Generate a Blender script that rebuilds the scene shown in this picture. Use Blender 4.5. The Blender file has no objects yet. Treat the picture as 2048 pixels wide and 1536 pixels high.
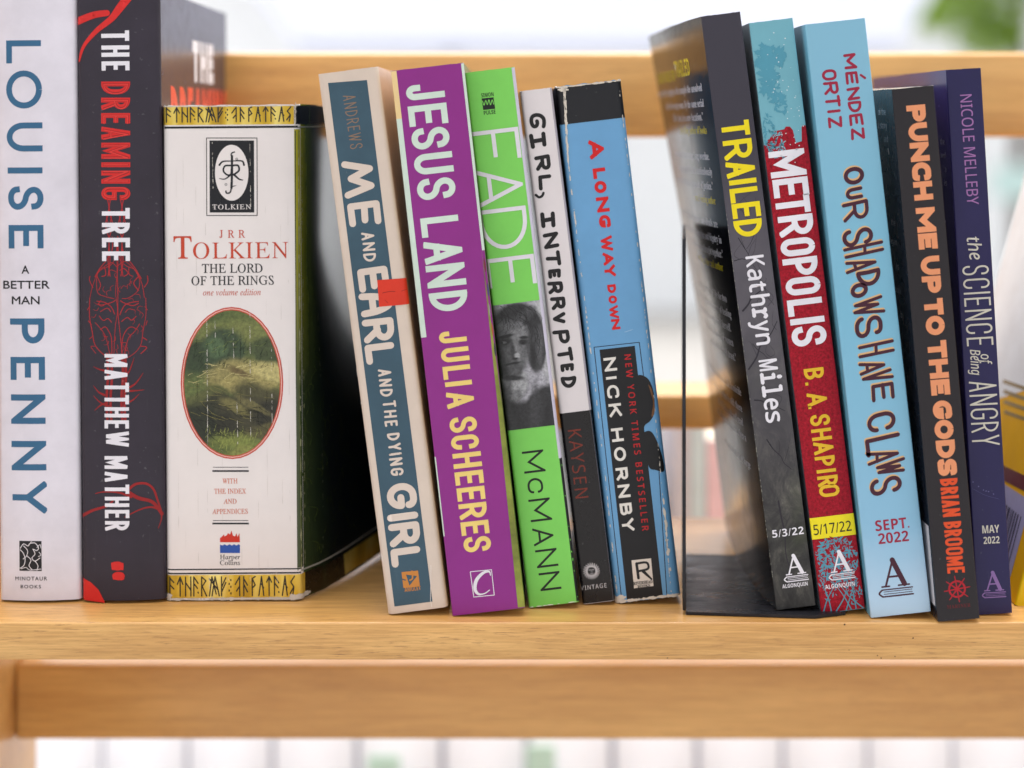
import bpy, bmesh, math, random
from mathutils import Vector, Matrix
from mathutils.geometry import delaunay_2d_cdt

rnd = random.Random(7)
SC = bpy.context.scene
COL = SC.collection

# ------------------------------------------------------------------ camera, sky, sun, exposure
S = 0.000195            # metres covered by one photo pixel on the plane of the shelf front (y = 0)
D = 0.65                # camera distance to that plane
ZC = (1245 - 235) * S   # camera height above the shelf board

cam_d = bpy.data.cameras.new('camera')
cam = bpy.data.objects.new('camera', cam_d)
COL.objects.link(cam)
cam.location = (0, -D, ZC)
cam.rotation_euler = (math.radians(90), 0, 0)
cam_d.sensor_width = 36
cam_d.lens = 36 * D / (2048 * S)
cam_d.shift_y = -(768 - 235) / 2048
cam_d.clip_start = 0.01
cam_d.clip_end = 500
cam_d.dof.use_dof = True
cam_d.dof.focus_distance = D + 0.014
cam_d.dof.aperture_fstop = 4.0
SC.camera = cam

SUN_EL, SUN_AZ = 77, 355      # degrees; azimuth measured from +Y (away from the camera)
world = bpy.data.worlds.new('World')
SC.world = world
world.use_nodes = True
wn = world.node_tree
bgn = wn.nodes['Background']
sky = wn.nodes.new('ShaderNodeTexSky')
sky.sky_type = 'NISHITA'
sky.sun_disc = False
sky.sun_elevation = math.radians(SUN_EL)
sky.sun_rotation = math.radians(SUN_AZ)
sky.air_density = 0.7
sky.dust_density = 4.0
sky.ozone_density = 1.0
hsv = wn.nodes.new('ShaderNodeHueSaturation')      # thin overcast: the blue is washed out
hsv.inputs['Saturation'].default_value = 0.2
wn.links.new(sky.outputs[0], hsv.inputs['Color'])
wn.links.new(hsv.outputs[0], bgn.inputs[0])
bgn.inputs[1].default_value = 0.15

sun_d = bpy.data.lights.new('sun', 'SUN')
sun = bpy.data.objects.new('sun', sun_d)
COL.objects.link(sun)
sun_d.energy = 1.5
sun_d.angle = math.radians(70)
sun_d.color = (1.0, 0.93, 0.86)
_el, _az = math.radians(SUN_EL), math.radians(SUN_AZ)
_dir = Vector((math.sin(_az) * math.cos(_el), math.cos(_az) * math.cos(_el), math.sin(_el)))
sun.rotation_euler = _dir.to_track_quat('Z', 'Y').to_euler()
sun.location = _dir * 20

SC.view_settings.view_transform = 'Standard'
SC.view_settings.look = 'None'
SC.view_settings.gamma = 1
SC.view_settings.use_curve_mapping = False
SC.view_settings.exposure = 1.22
SC.cycles.use_denoising = True
SC.cycles.max_bounces = 8


# ------------------------------------------------------------------ materials
def lin(c):
    return tuple(((v / 255) / 12.92 if v / 255 <= 0.04045 else ((v / 255 + 0.055) / 1.055) ** 2.4) for v in c[:3])


class NT:
    """small wrapper for node building"""
    def __init__(self, name):
        self.m = bpy.data.materials.new(name)
        self.m.use_nodes = True
        self.t = self.m.node_tree
        self.b = self.t.nodes['Principled BSDF']

    def n(self, kind, **kw):
        nd = self.t.nodes.new(kind)
        for k, v in kw.items():
            setattr(nd, k, v)
        return nd

    def l(self, a, b):
        self.t.links.new(a, b)

    def noise(self, scale, detail=4, rough=0.6, stretch=None, coord='Object', dist=0.0):
        tc = self.n('ShaderNodeTexCoord')
        src = tc.outputs[coord]
        if stretch:
            mp = self.n('ShaderNodeMapping')
            mp.inputs['Scale'].default_value = stretch
            self.l(src, mp.inputs[0])
            src = mp.outputs[0]
        nz = self.n('ShaderNodeTexNoise')
        nz.inputs['Scale'].default_value = scale
        nz.inputs['Detail'].default_value = detail
        nz.inputs['Roughness'].default_value = rough
        nz.inputs['Distortion'].default_value = dist
        self.l(src, nz.inputs[0])
        return nz.outputs[0]

    def ramp(self, fac, stops, interp='LINEAR'):
        r = self.n('ShaderNodeValToRGB')
        r.color_ramp.interpolation = interp
        e = r.color_ramp.elements
        while len(e) < len(stops):
            e.new(0.5)
        for el, (p, c) in zip(e, stops):
            el.position = p
            el.color = (*c, 1) if len(c) == 3 else c
        self.l(fac, r.inputs[0])
        return r.outputs[0]

    def mix(self, fac, a, b, mode='MIX'):
        m = self.n('ShaderNodeMix', data_type='RGBA', blend_type=mode)
        for sock, v in ((m.inputs[0], fac), (m.inputs[6], a), (m.inputs[7], b)):
            if isinstance(v, (int, float)):
                sock.default_value = v
            elif isinstance(v, tuple):
                sock.default_value = (*v, 1)
            else:
                self.l(v, sock)
        return m.outputs[2]

    def bump(self, h, strength=0.2, dist=0.0003):
        bp = self.n('ShaderNodeBump')
        bp.inputs['Strength'].default_value = strength
        bp.inputs['Distance'].default_value = dist
        self.l(h, bp.inputs['Height'])
        self.l(bp.outputs[0], self.b.inputs['Normal'])

    def color(self, sock):
        self.l(sock, self.b.inputs['Base Color'])


MATS = {}


def ink(rgb, rough=0.42, var=0.07, gain=1.0, spec=0.4, bump=0.05, wave=0.0, speck=0.0):
    """printed / coated paper of one ink colour, with faint tone and gloss variation"""
    key = (tuple(rgb), rough, var, gain, spec, wave, speck)
    if key in MATS:
        return MATS[key]
    t = NT('printed_paper')
    c = tuple(min(0.9, max(v * 0.4, v - 0.016) * gain) for v in lin(rgb))
    a = t.noise(55, 5, 0.65)
    f = t.ramp(a, [(0.3, (0, 0, 0)), (0.7, (1, 1, 1))])
    lo = tuple(v * (1 - var) for v in c)
    hi = tuple(min(0.92, v * (1 + var) + var * 0.004) for v in c)
    col = t.mix(f, lo, hi)
    if speck:
        d = t.ramp(t.noise(520, 2, .6), [(0.69, (0, 0, 0)), (0.75, (speck, speck, speck))])
        col = t.mix(d, col, tuple(min(.8, v * .6 + .22) for v in c))
        l = t.ramp(t.noise(95, 3, .6, (3.2, 1, .22)), [(0.68, (0, 0, 0)), (0.76, (speck * .5, speck * .5, speck * .5))])
        col = t.mix(l, col, tuple(min(.8, v * .7 + .12) for v in c))
    t.color(col)
    r = t.n('ShaderNodeMapRange')
    r.inputs[3].default_value = rough - 0.06
    r.inputs[4].default_value = rough + 0.10
    t.l(t.noise(120, 3), r.inputs[0])
    t.l(r.outputs[0], t.b.inputs['Roughness'])
    t.b.inputs['Specular IOR Level'].default_value = spec
    t.bump(t.noise(420, 3), bump, 0.0002)
    if wave:
        b1 = t.b.inputs['Normal'].links[0].from_node
        b2 = t.n('ShaderNodeBump')
        b2.inputs['Strength'].default_value = wave
        b2.inputs['Distance'].default_value = 0.004
        t.l(t.noise(16, 3, .5, (2.6, 1, .5)), b2.inputs['Height'])
        t.l(b2.outputs[0], b1.inputs['Normal'])
    MATS[key] = t.m
    return t.m


def wood(name, c_lo, c_hi, c_dark, rough=0.38, grain=1.0, seed=0.0):
    t = NT(name)
    tc = t.n('ShaderNodeTexCoord')
    mp = t.n('ShaderNodeMapping')
    mp.inputs['Scale'].default_value = (3.2, 22, 22)
    mp.inputs['Location'].default_value = (seed, seed * 1.7, seed * 0.3)
    t.l(tc.outputs['Object'], mp.inputs[0])

    def nz(scale, det, dist=0.0, vec=mp.outputs[0]):
        n = t.n('ShaderNodeTexNoise')
        n.inputs['Scale'].default_value = scale
        n.inputs['Detail'].default_value = det
        n.inputs['Roughness'].default_value = 0.62
        n.inputs['Distortion'].default_value = dist
        t.l(vec, n.inputs[0])
        return n.outputs[0]
    def mapped(scale, rot=0.0):
        q = t.n('ShaderNodeMapping')
        q.inputs['Scale'].default_value = scale
        q.inputs['Rotation'].default_value = (0, rot, 0)
        q.inputs['Location'].default_value = (seed * 3, seed, seed)
        t.l(tc.outputs['Object'], q.inputs[0])
        return q.outputs[0]
    broad = t.ramp(nz(1.3, 3, 0.8), [(0.3, c_lo), (0.7, c_hi)])
    rings = t.ramp(nz(3.0, 4, 0.5, mapped((3.0, 60, 60), 0.02)), [(0.36, (0.84, 0.78, 0.69)), (0.62, (1.04, 1.04, 1.03))])
    fine = t.ramp(nz(5, 6, 0.15, mapped((9, 240, 240), 0.015)), [(0.36, (0.82, 0.77, 0.69)), (0.62, (1.06, 1.06, 1.05))])
    col = t.mix(grain, broad, rings, 'MULTIPLY')
    col = t.mix(grain, col, fine, 'MULTIPLY')
    pore = t.ramp(nz(4.0, 3, 0.1, mapped((22, 520, 520), 0.03)), [(0.575, (0, 0, 0)), (0.66, (1, 1, 1))])
    mask = t.ramp(nz(1.1, 3, 0.4, mapped((5, 34, 34))), [(0.42, (0.05, 0.05, 0.05)), (0.62, (1, 1, 1))])
    pm = t.n('ShaderNodeMath', operation='MULTIPLY')
    t.l(pore, pm.inputs[0])
    t.l(mask, pm.inputs[1])
    pm2 = t.n('ShaderNodeMath', operation='MULTIPLY')
    pm2.inputs[1].default_value = 0.8 * grain
    t.l(pm.outputs[0], pm2.inputs[0])
    t.color(t.mix(pm2.outputs[0], col, c_dark))
    t.b.inputs['Roughness'].default_value = rough
    t.b.inputs['Coat Weight'].default_value = 0.45
    t.b.inputs['Coat Roughness'].default_value = 0.25
    t.bump(fine, 0.08, 0.0003)
    return t.m


def plain(name, c, rough=0.5, metal=0.0, var=0.06, scale=20):
    t = NT(name)
    f = t.noise(scale, 4)
    t.color(t.mix(f, tuple(v * (1 - var) for v in c), tuple(min(0.95, v * (1 + var)) for v in c)))
    t.b.inputs['Roughness'].default_value = rough
    t.b.inputs['Metallic'].default_value = metal
    return t.m


def paper_mat():
    t = NT('page_edges')
    z = t.noise(60, 3, 0.7, (22, 22, 0.05))
    t.color(t.ramp(z, [(0.3, lin((196, 182, 160))), (0.7, lin((236, 226, 208)))]))
    t.b.inputs['Roughness'].default_value = 0.9
    t.bump(z, 0.3, 0.0003)
    return t.m


def painted(name, bk, base, layers, warp=3.0, wscale=60, grain=0.10):
    """a soft printed picture: blurred ellipses (photo pixel centre, radii, turn, softness, colour) laid over each other"""
    t = NT(name)
    m = bk.m
    tc = t.n('ShaderNodeTexCoord')
    nz = t.n('ShaderNodeTexNoise')
    nz.inputs['Scale'].default_value = wscale
    nz.inputs['Detail'].default_value = 5
    t.l(tc.outputs['Object'], nz.inputs[0])
    sub = t.n('ShaderNodeVectorMath', operation='SUBTRACT')
    sub.inputs[1].default_value = (.5, .5, .5)
    t.l(nz.outputs['Color'], sub.inputs[0])
    sc = t.n('ShaderNodeVectorMath', operation='SCALE')
    sc.inputs['Scale'].default_value = warp * m * 4
    t.l(sub.outputs[0], sc.inputs[0])
    ad = t.n('ShaderNodeVectorMath', operation='ADD')
    t.l(tc.outputs['Object'], ad.inputs[0])
    t.l(sc.outputs[0], ad.inputs[1])
    col = lin(base)
    for (px, py, rx, ry, rot, soft, c) in layers:
        u, v = bk.lp((px, py))
        o = t.n('ShaderNodeVectorMath', operation='SUBTRACT')
        o.inputs[1].default_value = (u * m, 0, v * m)
        t.l(ad.outputs[0], o.inputs[0])
        rt = t.n('ShaderNodeVectorRotate', rotation_type='Y_AXIS')
        rt.inputs['Angle'].default_value = math.radians(rot)
        t.l(o.outputs[0], rt.inputs[0])
        ml = t.n('ShaderNodeVectorMath', operation='MULTIPLY')
        ml.inputs[1].default_value = (1 / (rx * m), 0, 1 / (ry * m))
        t.l(rt.outputs[0], ml.inputs[0])
        ln = t.n('ShaderNodeVectorMath', operation='LENGTH')
        t.l(ml.outputs[0], ln.inputs[0])
        mr = t.n('ShaderNodeMapRange', interpolation_type='SMOOTHSTEP')
        mr.inputs[1].default_value = 1 + soft
        mr.inputs[2].default_value = max(0, 1 - soft)
        t.l(ln.outputs['Value'], mr.inputs[0])
        col = t.mix(mr.outputs[0], col, lin(c if isinstance(c, tuple) else (c, c, c + 3)))
    g = t.ramp(t.noise(700, 3, .7), [(.3, (1 - grain * 2.5,) * 3), (.7, (1 + grain,) * 3)])
    t.color(t.mix(1.0, col, g, 'MULTIPLY'))
    t.b.inputs['Roughness'].default_value = 0.42
    return t.m


PAPER = paper_mat()
CORE = ink((238, 232, 226), 0.8, 0.05, 1.0, 0.2)      # white core of the cover stock, seen on cut and worn edges


# ------------------------------------------------------------------ objects
def link(name, me, mats, parent=None):
    o = bpy.data.objects.new(name, me)
    for m in mats:
        me.materials.append(m)
    COL.objects.link(o)
    if parent:
        o.parent = parent
    return o


def tag(o, label, cat, group=None, kind=None):
    if label:
        o['label'] = label
    if cat:
        o['category'] = cat
    if group:
        o['group'] = group
    if kind:
        o['kind'] = kind
    return o


def empty(name, loc=(0, 0, 0), rot=(0, 0, 0)):
    o = bpy.data.objects.new(name, None)
    o.empty_display_size = 0.02
    o.location = loc
    o.rotation_euler = rot
    COL.objects.link(o)
    return o


def box(name, lo, hi, mat, parent=None, bevel=0.0, segs=2):
    bm = bmesh.new()
    bmesh.ops.create_cube(bm, size=1)
    for v in bm.verts:
        v.co = Vector([lo[i] + (hi[i] - lo[i]) * (v.co[i] + 0.5) for i in range(3)])
    if bevel:
        bmesh.ops.bevel(bm, geom=bm.edges[:], offset=bevel, segments=segs, profile=0.5, affect='EDGES')
    me = bpy.data.meshes.new(name)
    bm.to_mesh(me)
    bm.free()
    if bevel:
        for p in me.polygons:
            p.use_smooth = True
        me.set_sharp_from_angle(angle=math.radians(40))
    return link(name, me, [mat], parent)


def P(px, py, y):
    """the point at depth y seen at photo pixel (px, py)"""
    k = (D + y) / D
    return Vector(((px - 1024) * S * k, y, ZC - (py - 235) * S * k))


# ------------------------------------------------------------------ lettering: skeleton alphabet
R_ = 'r'
GL = {
    'A': (0.95, [[(0, 0), (.5, 1), (1, 0)], [(.16, .3), (.84, .3)]]),
    'B': (0.92, [[(0, .52), (0, 1), (.92, 1, R_), (.92, .52, R_), (0, .52)], [(0, .52), (1, .52, R_), (1, 0, R_), (0, 0), (0, .52)]]),
    'C': (0.95, [[(1, .72), (1, 1, R_), (0, 1, R_), (0, 0, R_), (1, 0, R_), (1, .28)]]),
    'D': (0.98, [[(0, .5), (0, 1), (1, 1, R_), (1, 0, R_), (0, 0), (0, .5)]]),
    'E': (0.8, [[(1, 1), (0, 1), (0, 0), (1, 0)], [(0, .51), (.86, .51)]]),
    'F': (0.76, [[(1, 1), (0, 1), (0, 0)], [(0, .48), (.88, .48)]]),
    'G': (1.0, [[(1, .74), (1, 1, R_), (0, 1, R_), (0, 0, R_), (1, 0, R_), (1, .46), (.56, .46)]]),
    'H': (0.98, [[(0, 0), (0, 1)], [(1, 0), (1, 1)], [(0, .5), (1, .5)]]),
    'I': (0.0, [[(.5, 0), (.5, 1)]]),
    'J': (0.6, [[(1, 1), (1, 0, R_), (0, 0, R_), (0, .26)]]),
    'K': (0.95, [[(0, 0), (0, 1)], [(1, 1), (.06, .42)], [(.34, .6), (1, 0)]]),
    'L': (0.74, [[(0, 1), (0, 0), (1, 0)]]),
    'M': (1.25, [[(0, 0), (0, 1), (.5, .25), (1, 1), (1, 0)]]),
    'N': (1.0, [[(0, 0), (0, 1), (1, 0), (1, 1)]]),
    'O': (1.05, [[(.5, 1), (1, 1, R_), (1, 0, R_), (0, 0, R_), (0, 1, R_), (.5, 1)]]),
    'P': (0.88, [[(0, 0), (0, 1), (1, 1, R_), (1, .42, R_), (0, .42)]]),
    'Q': (1.05, [[(.5, 1), (1, 1, R_), (1, 0, R_), (0, 0, R_), (0, 1, R_), (.5, 1)], [(.6, .25), (1.05, -.08)]]),
    'R': (0.92, [[(0, 0), (0, 1), (.95, 1, R_), (.95, .46, R_), (0, .46)], [(.5, .46), (1, 0)]]),
    'S': (0.9, [[(.98, .76), (.98, 1, R_), (.02, 1, R_), (.02, .55, R_), (1, .46, R_), (1, 0, R_), (0, 0, R_), (0, .24)]]),
    'T': (0.9, [[(0, 1), (1, 1)], [(.5, 1), (.5, 0)]]),
    'U': (0.98, [[(0, 1), (0, 0, R_), (1, 0, R_), (1, 1)]]),
    'V': (0.95, [[(0, 1), (.5, 0), (1, 1)]]),
    'W': (1.45, [[(0, 1), (.26, 0), (.5, .85), (.74, 0), (1, 1)]]),
    'X': (0.95, [[(0, 0), (1, 1)], [(0, 1), (1, 0)]]),
    'Y': (0.95, [[(0, 1), (.5, .44), (1, 1)], [(.5, .44), (.5, 0)]]),
    'Z': (0.9, [[(0, 1), (1, 1), (0, 0), (1, 0)]]),
    '.': (0.0, [[(.5, 0), (.5, .02)]]),
    ',': (0.15, [[(.9, .1), (.8, -.06), (0, -.22)]]),
    "'": (0.0, [[(.5, .8), (.5, 1)]]),
    # serifed capital I and drawn letters for hand lettering
    'i': (0.62, [[(0, 1), (1, 1)], [(0, 0), (1, 0)], [(.5, 0), (.5, 1)]]),
    'g': (0.85, [[(1, .86), (.72, 1.04, R_), (.15, .92, R_), (0, .3, R_), (.4, -.04, R_), (.95, .1, R_), (.86, .5, R_), (.5, .38)]]),
    'm': (1.3, [[(0, 0), (.24, 1), (.5, .22), (.76, 1), (1, 0)]]),
    'a': (0.95, [[(0, 0), (.06, .7, R_), (.5, 1.2, R_), (.94, .7, R_), (1, 0)], [(.06, .36), (.94, .36)]]),
}


def fillet(pts, W, H, closed=False):
    """polyline with rounded corners, in real units"""
    p = [(q[0] * W, q[1] * H, len(q) > 2) for q in pts]
    n = len(p)
    out = []
    for i, (x, y, r) in enumerate(p):
        if not r or i == 0 or i == n - 1:
            out.append((x, y))
            continue
        ax, ay, ar = p[i - 1]
        bx, by, br = p[i + 1]
        la, lb = math.hypot(ax - x, ay - y), math.hypot(bx - x, by - y)
        if la < 1e-6 or lb < 1e-6:
            out.append((x, y))
            continue
        fa = la * (0.5 if ar else 1.0)
        fb = lb * (0.5 if br else 1.0)
        m = min(fa, fb)
        fa, fb = min(fa, m * 1.25), min(fb, m * 1.25)
        s = (x + (ax - x) * fa / la, y + (ay - y) * fa / la)
        e = (x + (bx - x) * fb / lb, y + (by - y) * fb / lb)
        c1 = (s[0] + (x - s[0]) * .56, s[1] + (y - s[1]) * .56)
        c2 = (e[0] + (x - e[0]) * .56, e[1] + (y - e[1]) * .56)
        for k in range(9):
            t = k / 8
            u = 1 - t
            out.append((u**3 * s[0] + 3 * u * u * t * c1[0] + 3 * u * t * t * c2[0] + t**3 * e[0],
                        u**3 * s[1] + 3 * u * u * t * c1[1] + 3 * u * t * t * c2[1] + t**3 * e[1]))
    res = [out[0]]
    for q in out[1:]:
        if math.hypot(q[0] - res[-1][0], q[1] - res[-1][1]) > 1e-4:
            res.append(q)
    return res


def stroke_polys(pts, t, cap='square', taper=None):
    """convex pieces that together make a pen stroke of width t along pts"""
    h = t / 2
    out = []
    n = len(pts)
    if n < 2:
        return out
    dirs = []
    for a, b in zip(pts[:-1], pts[1:]):
        L = math.hypot(b[0] - a[0], b[1] - a[1])
        dirs.append(((b[0] - a[0]) / L, (b[1] - a[1]) / L))
    wid = [h * (taper(i / (n - 1)) if taper else 1) for i in range(n)]
    closed = math.hypot(pts[0][0] - pts[-1][0], pts[0][1] - pts[-1][1]) < 1e-3
    for i, (a, b) in enumerate(zip(pts[:-1], pts[1:])):
        d = dirs[i]
        nx, ny = -d[1], d[0]
        ha, hb = wid[i], wid[i + 1]
        ax, ay, bx, by = a[0], a[1], b[0], b[1]
        if cap == 'square' and not closed:
            if i == 0:
                ax -= d[0] * h; ay -= d[1] * h
            if i == n - 2:
                bx += d[0] * h; by += d[1] * h
        out.append([(ax + nx * ha, ay + ny * ha), (ax - nx * ha, ay - ny * ha), (bx - nx * hb, by - ny * hb), (bx + nx * hb, by + ny * hb)])
    rng = range(0, n) if cap == 'round' else range(1, n - 1)
    for i in rng:
        x, y = pts[i]
        hh = wid[i]
        if cap == 'round' and (i in (0, n - 1) or True):
            sharp = i in (0, n - 1) or (dirs[i - 1][0] * dirs[i][0] + dirs[i - 1][1] * dirs[i][1]) < 0.97
            if sharp:
                out.append([(x + hh * math.cos(a * math.pi / 5), y + hh * math.sin(a * math.pi / 5)) for a in range(10)])
                continue
        if i in (0, n - 1):
            continue
        d0, d1 = dirs[i - 1], dirs[i]
        cr = d0[0] * d1[1] - d0[1] * d1[0]
        dt = d0[0] * d1[0] + d0[1] * d1[1]
        if abs(cr) < 1e-5 and dt > 0:
            continue
        sg = -1 if cr > 0 else 1
        n0 = (-d0[1] * sg, d0[0] * sg)
        n1 = (-d1[1] * sg, d1[0] * sg)
        mx, my = n0[0] + n1[0], n0[1] + n1[1]
        ml = math.hypot(mx, my)
        if ml < 0.3:
            out.append([(x, y), (x + n0[0] * hh, y + n0[1] * hh), (x + n1[0] * hh, y + n1[1] * hh)])
            continue
        k = hh * 2 / (ml * ml)
        out.append([(x, y), (x + n0[0] * hh, y + n0[1] * hh), (x + mx * k, y + my * k), (x + n1[0] * hh, y + n1[1] * hh)])
    return out


def clip(poly, x0, x1, y0, y1):
    for ax, lim, sg in ((0, x0, 1), (0, x1, -1), (1, y0, 1), (1, y1, -1)):
        res = []
        for i in range(len(poly)):
            a, b = poly[i - 1], poly[i]
            ia, ib = (a[ax] - lim) * sg >= 0, (b[ax] - lim) * sg >= 0
            if ia != ib:
                t = (lim - a[ax]) / (b[ax] - a[ax])
                res.append((a[0] + (b[0] - a[0]) * t, a[1] + (b[1] - a[1]) * t))
            if ib:
                res.append(b)
        poly = res
        if len(poly) < 3:
            return None
    return poly


def union(polys):
    """merge overlapping convex pieces into one flat sheet: (verts, faces)"""
    V, F = [], []
    for p in polys:
        ar = sum(p[i - 1][0] * p[i][1] - p[i][0] * p[i - 1][1] for i in range(len(p)))
        if abs(ar) < 1e-6:
            continue
        q = p if ar > 0 else p[::-1]
        F.append(list(range(len(V), len(V) + len(q))))
        V.extend(Vector(v) for v in q)
    if not F:
        return [], []
    r = delaunay_2d_cdt(V, [], F, 0, 1e-5)
    C = []
    for f in F:
        q = [V[i] for i in f]
        C.append((min(v.x for v in q), max(v.x for v in q), min(v.y for v in q), max(v.y for v in q), q))
    out = []
    for f in r[2]:
        n = len(f)
        x, y = sum(r[0][i].x for i in f) / n, sum(r[0][i].y for i in f) / n
        for x0, x1, y0, y1, q in C:
            if x0 <= x <= x1 and y0 <= y <= y1 and all((q[i].x - q[i - 1].x) * (y - q[i - 1].y) - (q[i].y - q[i - 1].y) * (x - q[i - 1].x) >= -1e-9 for i in range(len(q))):
                out.append(tuple(f))
                break
    return [tuple(v) for v in r[0]], out


def glyph(ch, W, H, t, cap='square', jit=0.0, taper=None):
    """outline pieces of one letter in a W x H box"""
    strokes = GL[ch][1]
    k = t / H
    if k > .14 and cap == 'square' and ch in 'CGS':       # keep the mouths of heavy letters open
        o = min(.16, (k - .14) * 1.2)
        def mv(q):
            y = q[1]
            if ch == 'S':
                y = y + o if y == .76 else y - o if y == .24 else y
            else:
                y = y + o if y in (.72, .74) else y - o * (1 if ch == 'C' else .6) if y in (.28, .46) else y
            return (q[0], y) + tuple(q[2:])
        strokes = [[mv(q) for q in s] for s in strokes]
    polys = []
    h = t / 2
    iw, ih = max(W - t, 0.001), H - t
    for s in strokes:
        pts = [((q[0] + (rnd.uniform(-jit, jit) if jit else 0), q[1] + (rnd.uniform(-jit, jit) if jit else 0)) + tuple(q[2:])) for q in s]
        if jit and s[0][:2] == s[-1][:2]:
            pts[-1] = pts[0][:2] + tuple(pts[-1][2:])
        f = [(x + h, y + h) for x, y in fillet(pts, iw, ih)]
        for p in stroke_polys(f, t, cap, taper):
            if cap == 'square' and ch not in ',Q':
                p = clip(p, -0.02 * W - 0.01, W * 1.02 + 0.01, 0, H)
            if p:
                polys.append(p)
    return polys


# ------------------------------------------------------------------ lettering: type from the built-in face
def mathmap(t, up, lo, dg):
    r = ''
    for c in t:
        if 'A' <= c <= 'Z':
            r += chr(up + ord(c) - 65)
        elif 'a' <= c <= 'z':
            r += chr(lo + ord(c) - 97) if not (lo == 0x1D44E and c == 'h') else '\u210e'
        elif '0' <= c <= '9' and dg:
            r += chr(dg + ord(c) - 48)
        else:
            r += c
    return r


FONTS = {'sans': None, 'serif': (0x1D400, 0x1D41A, 0x1D7CE), 'ital': (0x1D434, 0x1D44E, 0), 'bital': (0x1D468, 0x1D482, 0),
         'roman': (0x1D434, 0x1D44E, 0x1D7CE), 'noto': (0x1D5A0, 0x1D5BA, 0x1D7E2), 'bold': (0x1D5D4, 0x1D5EE, 0x1D7EC), 'sital': (0x1D608, 0x1D622, 0),
         'mono': (0x1D670, 0x1D68A, 0x1D7F6), 'script': (0x1D4D0, 0x1D4EA, 0)}
_fcache = {}


def type_mesh(text, font, offset=0.0, spacing=1.0):
    offset = 0.0
    key = (text, font, offset, spacing)
    if key in _fcache:
        return _fcache[key]
    body = text if FONTS[font] is None else mathmap(text, *FONTS[font])
    cu = bpy.data.curves.new('lettering', 'FONT')
    cu.body = body
    cu.size = 1.0
    cu.offset = offset
    cu.space_character = spacing
    cu.resolution_u = 4
    o = bpy.data.objects.new('lettering', cu)
    COL.objects.link(o)
    dg = bpy.context.evaluated_depsgraph_get()
    me = o.evaluated_get(dg).to_mesh()
    sl = 0.268 if font == 'roman' else 0.0          # upright letters from the slanted face
    V = [(v.co.x - sl * v.co.y, v.co.y) for v in me.vertices]
    F = [tuple(p.vertices) for p in me.polygons]
    o.evaluated_get(dg).to_mesh_clear()
    bpy.data.objects.remove(o)
    bpy.data.curves.remove(cu)
    _fcache[key] = (V, F)
    return V, F


CAPH = {}


def cap_height(font):
    if font not in CAPH:
        V, _ = type_mesh('H', font)
        ys = [v[1] for v in V]
        CAPH[font] = (min(ys), max(ys))
    return CAPH[font]


# ------------------------------------------------------------------ books
LAYER = 0.00005


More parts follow.
